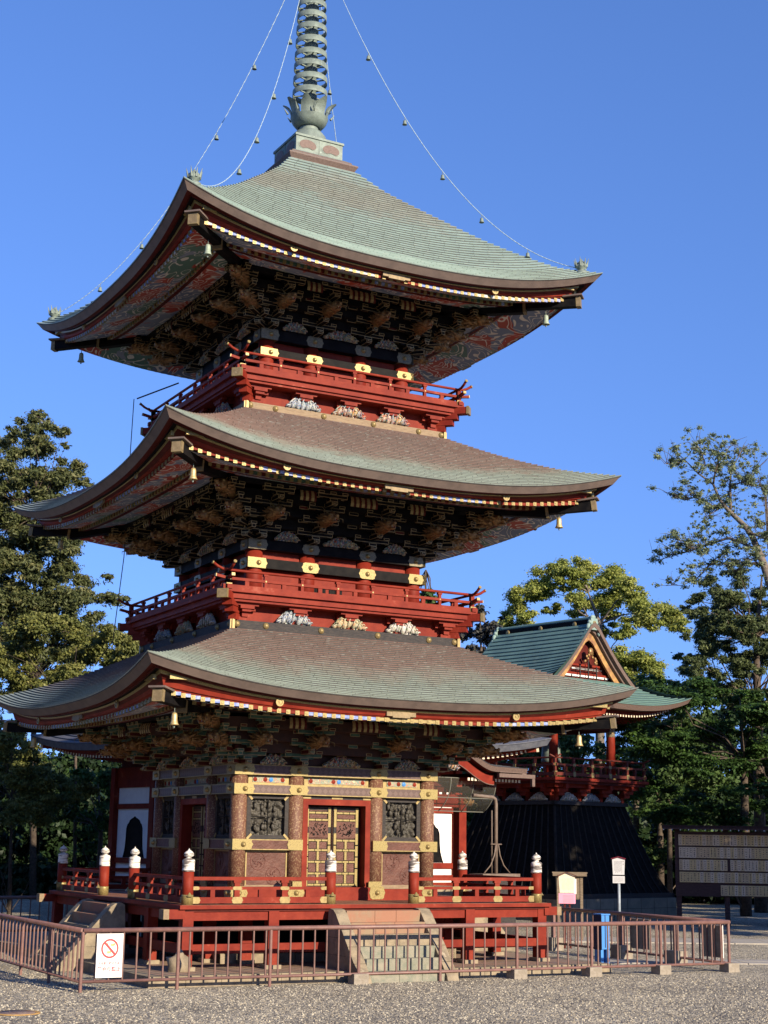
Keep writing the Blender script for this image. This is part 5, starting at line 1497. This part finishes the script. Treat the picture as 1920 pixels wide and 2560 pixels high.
for sg in (-1, 1): g.beam((0, 0, zq(2142)), (sg*.23, 0, zq(2147)), .08, .02, mat('red_cap', (.20, .02, .04), None))
g.build('cap', t)
g = MB(); g.box(-.19, .19, -.01, .03, zq(2208), zq(2190), greyw); g.build('plate', t)
g = MB(); scrib(g, -.15, .15, zq(2205), zq(2193), -.012, 14, 5, ink, .55); g.build('lettering', t)
# big donor board
D = 59
p = P(1692, 2330, D); rzb = facing(p)+rad(2)
t = thing('donor_board', 'long dark timber board filled with rows of wooden name slats', 'notice board', (p.x, p.y, GZ), rzb)
def zd(py): return P(1692, py, D).z-GZ
Lb = 6.0
slat = [mat('name_slat_%s' % k, c, c2, 9, .8, stretch=(1, 1, 3)) for k, c, c2 in (('tan', (.52, .38, .22), (.60, .44, .26)), ('pale', (.60, .47, .32), (.66, .53, .38)), ('yellow', (.58, .42, .20), (.64, .47, .24)))]
g = MB(); g.box(0, Lb, 0, .06, zd(2240), zd(2078), darkw); g.build('panel', t)
g = MB(); g.box(-.45, Lb+.4, -.5, .5, zd(2070), zd(2063), darkw); g.box(-.45, Lb+.4, -.5, -.46, zd(2073), zd(2063), darkw)
for q in range(22): g.box(-.42+q*.3, -.39+q*.3, -.515, -.5, zd(2076), zd(2073), greyw)
g.build('roof', t)
for x in (.12, 1.85, 3.6, 5.3):
    g = MB(); g.box(x-.09, x+.09, .062, .22, 0, zd(2072), darkw); g.build('leg', t)
g = MB()
for py in (2083, 2114, 2145, 2176, 2206): g.box(0, Lb, -.04, 0, zd(py), zd(py)+.05, darkw)
g.build('ledge', t)
rnd = random.Random(9)
rows = [(2113, 2086, 0.14, Lb-.1, None), (2144, 2117, .15, Lb-.1, None), (2175, 2148, .15, Lb-.1, 1.9), (2205, 2179, .15, Lb-.1, None), (2237, 2211, 1.62, Lb-.1, None)]
for (pb, pt_, xa, xb, gap) in rows:
    g = MB(); x = xa
    while x < xb:
        if gap and gap-.02 < x < gap+.08: x = gap+.09
        z0, z1 = zd(pb), zd(pt_)
        g.box(x, x+.118, -.05, -.02, z0, z1, rnd.choice(slat))
        k = rnd.randint(4, 6)
        for j in range(k):
            cz = lerp(z1-.03, z0+.03, (j+.5)/k); s2 = rnd.uniform(.018, .03)
            g.box(x+.06-s2, x+.06+s2, -.0515, -.05, cz-.006, cz+.006, ink); g.box(x+.06-.006+rnd.uniform(-.01, .01), x+.06+.006, -.052, -.05, cz-s2, cz+s2, ink)
            if rnd.random() < .6: g.box(x+.06-s2, x+.06+s2*.6, -.0515, -.05, cz+.014, cz+.022, ink)
        x += .124
    g.build('name_slats', t)

# ================================================================ TREES
def leafmat(name, dark, mid, light, trans=.25, hue=.0):
    m, n, b = principled(name)
    N = n.nodes.new; L = n.links.new
    at = N('ShaderNodeAttribute'); at.attribute_name = 'tint'
    r = N('ShaderNodeValToRGB'); L(at.outputs['Fac'], r.inputs[0])
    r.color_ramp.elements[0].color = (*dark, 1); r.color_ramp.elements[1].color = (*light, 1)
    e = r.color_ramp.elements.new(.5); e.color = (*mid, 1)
    L(r.outputs[0], b.inputs['Base Color']); b.inputs['Roughness'].default_value = .55; b.inputs['Specular IOR Level'].default_value = .25
    tr_ = N('ShaderNodeBsdfTranslucent'); L(r.outputs[0], tr_.inputs[0]); mxs = N('ShaderNodeMixShader'); mxs.inputs[0].default_value = trans
    L(b.outputs[0], mxs.inputs[1]); L(tr_.outputs[0], mxs.inputs[2]); L(mxs.outputs[0], n.nodes['Material Output'].inputs[0])
    return m
import numpy as np
def leaves(name, clumps, n_per, size, m, parent, seed=0, origin=Vector((0, 0, 0)), flat=.5, aspect=1.6, shell=.5, droop=0, wdt=.5):
    """clumps: (x, y, z, rx, ry, rz) in world metres; small leaf faces spread through each"""
    rng = np.random.default_rng(seed)
    ct0 = [c[6] if len(c) > 6 else None for c in clumps]
    cl = np.array([c[:6] for c in clumps], float); K = len(cl)
    vol = (cl[:, 3]*cl[:, 4]*cl[:, 5])**(2/3); wgt = vol/vol.sum()
    idx = rng.choice(K, size=n_per, p=wgt)
    d = rng.normal(size=(n_per, 3)); d /= np.linalg.norm(d, axis=1)[:, None]
    r = rng.random(n_per)**(shell); 
    lump = 1+.25*np.sin(d[:, 0]*7+idx)*np.sin(d[:, 1]*6+2*idx)+.2*np.sin(d[:, 2]*9+idx*3)
    rs = np.clip(np.abs(rng.normal(size=n_per))*.52+.12, 0, 1.45)     # soft edge: sprays thin out outwards
    pos = cl[idx, :3]+d*(rs*lump)[:, None]*cl[idx, 3:]
    pos -= np.array(origin)
    nrm = d*1.0+rng.normal(size=(n_per, 3))*.7; nrm[:, 2] += flat; nrm /= np.linalg.norm(nrm, axis=1)[:, None]
    a = rng.normal(size=(n_per, 3)); a[:, 2] -= droop; t = np.cross(nrm, a); t /= np.linalg.norm(t, axis=1)[:, None]; bt = np.cross(nrm, t)
    sz = size*rng.uniform(.6, 1.3, n_per)
    t = t*(sz*wdt)[:, None]; bt = bt*(sz*.5*aspect)[:, None]
    v = np.stack([pos-bt, pos+t*.9-bt*.1, pos+bt, pos-t*.9-bt*.1], 1).reshape(-1, 3)
    me = bpy.data.meshes.new(name)
    me.vertices.add(len(v)); me.vertices.foreach_set('co', v.ravel())
    me.loops.add(n_per*4); me.loops.foreach_set('vertex_index', np.arange(n_per*4, dtype=np.int32))
    me.polygons.add(n_per); me.polygons.foreach_set('loop_start', np.arange(0, n_per*4, 4, dtype=np.int32))
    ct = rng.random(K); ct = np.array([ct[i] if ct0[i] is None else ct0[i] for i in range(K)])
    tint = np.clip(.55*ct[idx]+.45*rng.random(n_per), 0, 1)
    at = me.attributes.new('tint', 'FLOAT', 'POINT'); at.data.foreach_set('value', np.repeat(tint, 4).astype(np.float32))
    me.materials.append(m); me.update(); me.validate()
    return ob(name, me, parent)
def inpoly(x, y, poly):
    c = False; j = len(poly)-1
    for i in range(len(poly)):
        if (poly[i][1] > y) != (poly[j][1] > y) and x < (poly[j][0]-poly[i][0])*(y-poly[i][1])/(poly[j][1]-poly[i][1])+poly[i][0]: c = not c
        j = i
    return c
bark = mat('bark', (.06, .045, .035), (.11, .085, .065), 8, .9, bump=.6)
barkp = mat('pale_bark', (.11, .09, .07), (.19, .16, .13), 8, .9, bump=.5)
def tree(name, label, cat, D, trunk_px, clumps_px, n_leaves, size, m, depth=1.0, bk=bark, group=None, flat=.5, aspect=1.6, tw_=.22, seed=0, branches=True, shell=.5, droop=0, squash=.8, nsub=7, wdt=.5, fillr=1.0):
    """clumps_px: (px, py, radius px) directions seen from the viewpoint; each gets its own place in depth"""
    rnd = random.Random(seed)
    base = P(trunk_px[-1][0], 2200, D); base.z = GZ
    t = thing(name, label, cat, base, 0, group)
    s_ = D/3836
    cl = []
    for (px_, py, r_) in clumps_px:
        Dk = D+rnd.uniform(-1, 1)*depth
        q = P(px_, py, Dk); rr = r_*s_
        cl.append((q.x, q.y, q.z, rr, rr*1.1, rr*squash))
    sub = []
    for c in cl:
        for j in range(nsub):
            a = rnd.uniform(0, 6.28); b_ = rnd.uniform(-1, 1); rr = rnd.random()**.4
            k = rnd.uniform(.28, .5)
            sub.append((c[0]+cos(a)*c[3]*rr*.85, c[1]+sin(a)*c[4]*rr*.85, c[2]+b_*c[5]*.8*(1-rr*.3), c[3]*k*1.15, c[4]*k*1.15, c[5]*k*.8))
    if fillr:                # thin inner foliage, tinted dark to paint the shade between sprays
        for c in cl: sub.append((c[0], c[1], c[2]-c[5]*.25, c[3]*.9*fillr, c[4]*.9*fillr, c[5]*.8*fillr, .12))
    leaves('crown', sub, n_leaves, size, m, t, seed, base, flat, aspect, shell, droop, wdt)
    g = MB()
    tp = [P(x, y, D) for x, y in trunk_px[:-1]]+[P(trunk_px[-1][0], trunk_px[-1][1], D)]
    tp = [q-base for q in tp]; tp[-1].z = min(tp[-1].z, 0)
    n_ = len(tp); g.tube(tp, [lerp(tw_*.12, tw_, i/(n_-1)) for i in range(n_)], bk, 8)
    if branches:
        for c in cl:
            if rnd.random() < .6:
                e = Vector(c[:3])-base
                # join the trunk a little below the clump
                best = min(tp, key=lambda q: abs(q.z-(e.z-1.2-.25*math.hypot(e.x-q.x, e.y-q.y))))
                ln = (e-best).length
                if ln > 5: continue
                w1 = Vector((rnd.uniform(-1, 1), rnd.uniform(-1, 1), rnd.uniform(-.5, 1)))*ln*.10
                w2 = Vector((rnd.uniform(-1, 1), rnd.uniform(-1, 1), rnd.uniform(-.5, 1)))*ln*.10
                g.tube([best, best.lerp(e, .3)+w1, best.lerp(e, .65)+w2, e], [tw_*.20, tw_*.15, tw_*.09, tw_*.03], bk, 5, caps=False)
    g.build('trunk', t)
    return t
def fill(poly, n_, r0, r1, seed):
    rnd = random.Random(seed); out = []
    xs = [p_[0] for p_ in poly]; ys = [p_[1] for p_ in poly]
    while len(out) < n_:
        x, y = rnd.uniform(min(xs), max(xs)), rnd.uniform(min(ys), max(ys))
        if inpoly(x, y, poly): out.append((x, y, rnd.uniform(r0, r1)))
    return out
cedarl = leafmat('cedar_foliage', (.045, .06, .022), (.11, .125, .045), (.23, .215, .09), .3)
yell = leafmat('olive_foliage', (.07, .09, .025), (.18, .19, .05), (.32, .31, .10), .35)
camph = leafmat('camphor_foliage', (.12, .16, .03), (.29, .33, .07), (.48, .48, .15), .45)
darkl = leafmat('shade_dark_foliage', (.008, .018, .007), (.016, .036, .012), (.035, .065, .02), .15)  # leaf colours kept near black to stand in for dense shade
midl = leafmat('mid_foliage', (.04, .075, .022), (.08, .135, .038), (.15, .22, .06), .35)
sparse = leafmat('greyish_foliage', (.09, .12, .06), (.20, .25, .13), (.36, .40, .23), .4)
pinel = leafmat('pine_foliage', (.045, .065, .028), (.10, .13, .05), (.20, .23, .09), .3)
maplel = leafmat('maple_foliage', (.028, .06, .016), (.055, .115, .026), (.11, .19, .045), .35)
GT = 'trees beyond the temple buildings'
# the tall cedar at the left
ced = fill([(60, 1035), (110, 1035), (165, 1080), (200, 1170), (225, 1290), (195, 1380), (215, 1420), (228, 1480), (312, 1500), (300, 1545), (235, 1560), (300, 1600), (180, 1660), (-60, 1660), (-70, 1110), (20, 1100)], 230, 13, 27, 5)
ced += fill([(70, 1080), (120, 1080), (150, 1180), (185, 1300), (150, 1400), (180, 1440), (200, 1500), (240, 1580), (180, 1660), (-60, 1660), (-60, 1180), (20, 1150)], 60, 34, 52, 55)
ced += [(95, 1040, 20), (70, 1065, 18), (150, 1080, 20), (15, 1100, 20), (120, 1060, 20), (80, 1045, 18), (105, 1035, 14), (290, 1490, 16), (318, 1495, 12), (270, 1440, 16), (165, 1075, 16), (60, 1085, 18), (200, 1180, 16), (222, 1210, 14)]
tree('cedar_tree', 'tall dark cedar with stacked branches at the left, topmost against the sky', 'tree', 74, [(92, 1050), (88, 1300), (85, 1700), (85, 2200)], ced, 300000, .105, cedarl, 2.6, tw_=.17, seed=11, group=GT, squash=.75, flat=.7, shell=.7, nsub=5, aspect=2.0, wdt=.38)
# olive conifers under it
olv = fill([(40, 1560), (130, 1530), (250, 1560), (330, 1580), (362, 1610), (300, 1680), (250, 1740), (-40, 1760), (-60, 1620)], 80, 18, 34, 6)
tree('cypress_tree', 'olive green cypress just behind the left tip of the lowest roof', 'tree', 66, [(190, 1590), (190, 1800), (190, 2200)], olv, 150000, .09, yell, 2.2, seed=12, group=GT, flat=.7, tw_=.09)
ol2 = fill([(-60, 1760), (30, 1775), (80, 1860), (130, 1900), (215, 1930), (235, 1990), (120, 2030), (60, 2090), (-60, 2130)], 60, 17, 32, 7)
tree('cypress_tree', 'lower olive cypress at the left edge below the lowest roof', 'tree', 60, [(30, 1850), (30, 2000), (28, 2200)], ol2, 110000, .08, yell, 2, seed=13, group=GT, flat=.7, tw_=.09)
ub = fill([(-60, 1880), (310, 1900), (310, 2260), (-60, 2260)], 100, 34, 60, 8)
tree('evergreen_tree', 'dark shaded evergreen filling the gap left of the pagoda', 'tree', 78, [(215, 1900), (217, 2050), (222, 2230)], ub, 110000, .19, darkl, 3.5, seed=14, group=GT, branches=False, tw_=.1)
ub = fill([(100, 1930), (290, 1930), (300, 2120), (230, 2180), (170, 2060), (90, 2040)], 26, 14, 30, 9)
tree('maple_tree', 'small bright leaved maple in the gloom left of the hall', 'tree', 64, [(245, 1960), (252, 2080), (248, 2200)], ub, 9000, .13, maplel, 1.6, seed=15, group=GT, tw_=.16)
# behind the pagoda, right
sl_ = fill([(1060, 1420), (1082, 1460), (1090, 1520), (1110, 1620), (1040, 1640), (1040, 1440)], 20, 10, 20, 10)
tree('conifer_tree', 'narrow green conifer peeking out behind the second storey railing', 'tree', 95, [(1065, 1425), (1065, 1800), (1065, 2200)], sl_, 9000, .2, midl, 1, seed=16, group=GT)
db = fill([(1150, 1560), (1200, 1510), (1250, 1540), (1290, 1580), (1260, 1640), (1140, 1650)], 26, 12, 24, 11)
tree('bare_tree', 'thin dusky tree between the second storey and the bell tower roof', 'tree', 92, [(1200, 1530), (1205, 1700), (1205, 2200)], db, 9000, .16, leafmat('dusky_foliage', (.03, .03, .03), (.06, .06, .05), (.10, .10, .08), .1), 2, seed=17, group=GT, tw_=.2)
# round headed camphor
cam_c = [(1305, 1480, 34), (1290, 1520, 34), (1282, 1560, 26), (1310, 1545, 28), (1345, 1450, 36), (1362, 1480, 34), (1340, 1490, 26), (1392, 1425, 34), (1420, 1440, 34), (1400, 1465, 28), (1455, 1415, 34), (1452, 1450, 32), (1480, 1460, 34), (1510, 1440, 44), (1530, 1475, 44), (1492, 1505, 42), (1560, 1465, 32), (1578, 1480, 22), (1540, 1530, 40), (1600, 1500, 30), (1620, 1530, 38), (1590, 1560, 34), (1655, 1530, 36), (1680, 1545, 32), (1700, 1565, 26), (1640, 1560, 28), (1560, 1580, 26), (1520, 1570, 32), (1430, 1500, 30), (1440, 1530, 26), (1380, 1520, 22)]
tree('camphor_tree', 'big round headed yellow green camphor above the bell tower roof', 'tree', 92, [(1470, 1480), (1500, 1560), (1500, 1700), (1500, 2200)], cam_c, 170000, .10, camph, 2.6, bk=barkp, tw_=.34, seed=18, group=GT, flat=.8, shell=.35, droop=.4, squash=.85, fillr=0, nsub=9)
cam2 = [(1540, 1640, 34), (1570, 1660, 34), (1600, 1640, 30), (1625, 1665, 30), (1580, 1700, 34), (1610, 1710, 26), (1545, 1690, 28), (1640, 1690, 20)]
tree('camphor_tree', 'smaller yellow green camphor right behind the bell tower gable', 'tree', 84, [(1580, 1640), (1590, 1800), (1590, 2200)], cam2, 60000, .10, camph, 1.5, bk=barkp, tw_=.2, seed=19, group=GT, flat=.8, shell=.35, droop=.4)
# pine at the right
pn = fill([(1700, 1530), (1760, 1455), (1800, 1430), (1880, 1420), (1990, 1440), (2000, 1780), (1840, 1790), (1760, 1720), (1690, 1660), (1745, 1620), (1690, 1570)], 150, 13, 28, 12)
pn += [(1695, 1640, 14), (1720, 1650, 16), (1750, 1645, 16), (1712, 1520, 14), (1730, 1500, 16), (1715, 1590, 14)]
tree('pine_tree', 'layered dark pine at the right edge beneath the leaning tree', 'tree', 72, [(1905, 1440), (1890, 1600), (1895, 1800), (1900, 2200)], pn, 190000, .085, pinel, 2.6, tw_=.3, seed=20, group=GT, flat=.9, squash=.7, wdt=.38, aspect=2.0, shell=.65, nsub=5)
# leaning sparse tree, own builder
def leaning():
    D = 66; base = P(2010, 2200, D); base.z = GZ
    t = thing('leaning_tree', 'sparse leaning tree with thin crooked branches against the sky', 'tree', base, 0, GT)
    def q(x, y, k=0): return P(1600+x*.208, 1040+y*.208, D+k)-base
    g = MB()
    main = [(2000, 3600), (1800, 2600), (1560, 2000), (1480, 1760), (1350, 1450), (1270, 1330), (1090, 1160), (1020, 1090), (960, 1010), (880, 820), (700, 690), (550, 540), (420, 420)]
    g.tube([q(x, y) for x, y in main], [.36, .28, .19, .155, .13, .115, .095, .08, .065, .05, .035, .022, .012], barkp, 8)
    br = [([(700, 690), (780, 560), (720, 400), (640, 340)], .05), ([(550, 540), (450, 560), (350, 575), (290, 575)], .022), ([(880, 820), (910, 640), (950, 520), (1020, 460), (1080, 360)], .05),
          ([(1090, 1120), (1085, 960), (1080, 840), (1100, 640), (1180, 500), (1230, 390)], .07), ([(1080, 840), (1250, 790), (1340, 690), (1430, 610)], .04),
          ([(1000, 1090), (850, 1080), (780, 1010), (650, 980), (530, 1010), (420, 970), (320, 920)], .05), ([(960, 1110), (830, 1190), (700, 1300)], .03),
          ([(1380, 1600), (1200, 1510), (1060, 1465), (900, 1520), (740, 1570), (640, 1610), (500, 1650), (380, 1670), (250, 1730), (150, 1700)], .07), ([(740, 1570), (600, 1590), (480, 1500), (400, 1440)], .02),
          ([(1480, 1800), (1380, 1770), (1250, 1790), (1140, 1870), (1060, 1800), (930, 1740), (820, 1800), (720, 1920), (650, 1970), (500, 2040), (370, 2030)], .07), ([(1230, 1790), (1330, 1720), (1430, 1710)], .035),
          ([(1290, 1400), (1400, 1430), (1500, 1470), (1600, 1420)], .08), ([(1539, 1600), (1500, 1000), (1480, 900), (1420, 760)], .03), ([(1700, 2200), (1560, 1500), (1530, 1250), (1510, 940), (1400, 760)], .10)]
    rnd = random.Random(8); tips = []
    for pts, r_ in br:
        k = rnd.uniform(-1.5, 1.5)
        V = [q(x, y, k*i/len(pts)) for i, (x, y) in enumerate(pts)]
        g.tube(V, [lerp(r_, .008, i/(len(V)-1)) for i in range(len(V))], barkp if rnd.random() < .5 else bark, 6)
        for i in range(len(pts)-1):
            for j in range(7):
                f = rnd.random(); a = Vector(V[i]).lerp(V[i+1], f); an = rnd.uniform(0, 6.28)
                e = a+Vector((cos(an)*.75, rnd.uniform(-.6, .6), rnd.uniform(-.25, .9)))
                g.tube([a, (a+e)/2+Vector((0, 0, rnd.uniform(-.1, .15))), e], [.014, .010, .005], bark, 4, caps=False); tips.append(e); tips.append((a+e)/2)
    g.build('trunk', t)
    pol = [(640, 200), (830, 210), (1100, 220), (1380, 430), (1450, 590), (1300, 820), (1280, 1010), (1150, 1050), (1400, 1080), (1530, 1150), (1540, 1700), (1250, 1700), (1220, 1850), (950, 1880), (700, 1990), (370, 2030), (480, 1800), (620, 1640), (700, 1600), (500, 1640), (150, 1700), (270, 1470), (560, 1330), (640, 1130), (800, 1130), (900, 1080), (700, 950), (590, 900), (360, 740), (540, 620), (330, 560), (350, 330), (480, 250)]
    cl = []
    for x, y, r_ in fill(pol, 520, 14, 32, 21):
        p_ = q(x, y, rnd.uniform(-1.6, 1.6))+base; rr = r_*.208*D/3836; cl.append((p_.x, p_.y, p_.z, rr*1.2, rr*1.2, rr*.6))
    for e in tips[::3]:
        p_ = e+base; cl.append((p_.x, p_.y, p_.z, .22, .22, .14))
    leaves('crown', cl, 38000, .062, sparse, t, 31, base, .8, 1.5, .6)
leaning()
# shaded woods at the right
mp_ = fill([(1480, 1760), (1560, 1740), (1640, 1700), (1760, 1700), (2000, 1740), (2000, 2060), (1700, 2060), (1620, 2080), (1540, 1950)], 80, 26, 52, 13)
tree('maple_tree', 'broad shaded maple right of the bell tower', 'tree', 68, [(1850, 1750), (1860, 1900), (1862, 2200)], mp_, 150000, .10, maplel, 2.6, tw_=.25, seed=22, group=GT, flat=1.6, squash=.45)
bl = fill([(1380, 1800), (1800, 1780), (1800, 2150), (1380, 2150)], 60, 26, 54, 14)
tree('evergreen_tree', 'glossy dark evergreen seen through the bell tower columns', 'tree', 80, [(1650, 1830), (1650, 2000), (1650, 2200)], bl, 60000, .14, midl, 3, seed=23, group=GT, shell=.6)
bl2 = fill([(1620, 1800), (2020, 1780), (2020, 2250), (1620, 2250)], 80, 34, 70, 15)
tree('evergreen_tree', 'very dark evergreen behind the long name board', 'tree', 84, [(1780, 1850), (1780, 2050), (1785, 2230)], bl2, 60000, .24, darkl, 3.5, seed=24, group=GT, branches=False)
mid_c = fill([(1600, 1700), (1680, 1690), (1760, 1720), (1700, 1790), (1600, 1770)], 26, 16, 34, 16)
tree('broadleaf_tree', 'mid green tree between the camphor and the pine', 'tree', 78, [(1670, 1700), (1672, 1900), (1674, 2200)], mid_c, 50000, .095, midl, 2, seed=25, group=GT, tw_=.15)
bg_ = fill([(1060, 1760), (1420, 1740), (1430, 2120), (1060, 2120)], 60, 30, 56, 17)
tree('evergreen_tree', 'dark evergreen between the porch roof and the bell tower', 'tree', 86, [(1300, 1830), (1300, 2000), (1300, 2200)], bg_, 50000, .17, midl, 3, seed=26, group=GT, shell=.6)
# a far wood that closes the view at ground level
fw = []
rnd = random.Random(2)
for i in range(260):
    az = YAW+rnd.uniform(-.42, .42); D = rnd.uniform(96, 112)
    fw.append((CX+sin(az)*D, CY+cos(az)*D, rnd.uniform(0, 5.5), rnd.uniform(1.6, 3), rnd.uniform(1.6, 3), rnd.uniform(1.4, 2.4)))
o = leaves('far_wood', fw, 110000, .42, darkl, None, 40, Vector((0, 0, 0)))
tag(o, 'dark far wood behind all the buildings', 'wood', kind='stuff')
# trees standing out of view on the right throw the shade over the tower's foot and the name board
for i, (x, y, h, r_) in enumerate(((24.4, -3, 14.2, 3.0), (27.5, -6.5, 15, 3.2), (31.5, -5.5, 13, 3.6), (37, -6, 14, 3.8), (43, -5, 14, 4))):
    t = thing('shade_tree', 'shade tree outside the frame to the right', 'tree', (x, y, GZ), 0, 'shade trees right of the view')
    rnd = random.Random(60+i); cl = []
    for q in range(34):
        a, rr = rnd.uniform(0, 6.28), r_*rnd.random()**.5
        cl.append((x+cos(a)*rr, y+sin(a)*rr, rnd.uniform(2.5, h)-.25*rr, 1.0, 1.0, .8))
    leaves('crown', cl, 9000, .42, midl, t, 70+i, Vector((x, y, GZ)))
    g = MB(); g.tube([(0, 0, 0), (.1, 0, h*.5), (0, .1, h*.85)], [.3, .2, .06], bark, 8); g.build('trunk', t)

# unseen woods added all round the precinct to shut off the low sky
ring = []
rnd = random.Random(12)
for i in range(520):
    a = rnd.uniform(0, 2*pi); R_ = rnd.uniform(74, 92)
    x, y = R_*cos(a), R_*sin(a)
    az = math.atan2(x-CX, y-CY)
    if abs((az-YAW+pi) % (2*pi)-pi) < .36: continue
    ring.append((x, y, rnd.uniform(0, 13), 4, 4, 3))
for i in range(150):
    ring.append((rnd.uniform(-46, -31), rnd.uniform(-14, 42), rnd.uniform(0, 15), 3, 3, 2.5))
o = leaves('sky_blocking_wood', ring, 60000, 1.3, darkl, None, 90, Vector((0, 0, 0)))
tag(o, 'unseen dark woods added round the precinct to block the low sky', 'wood', kind='stuff')
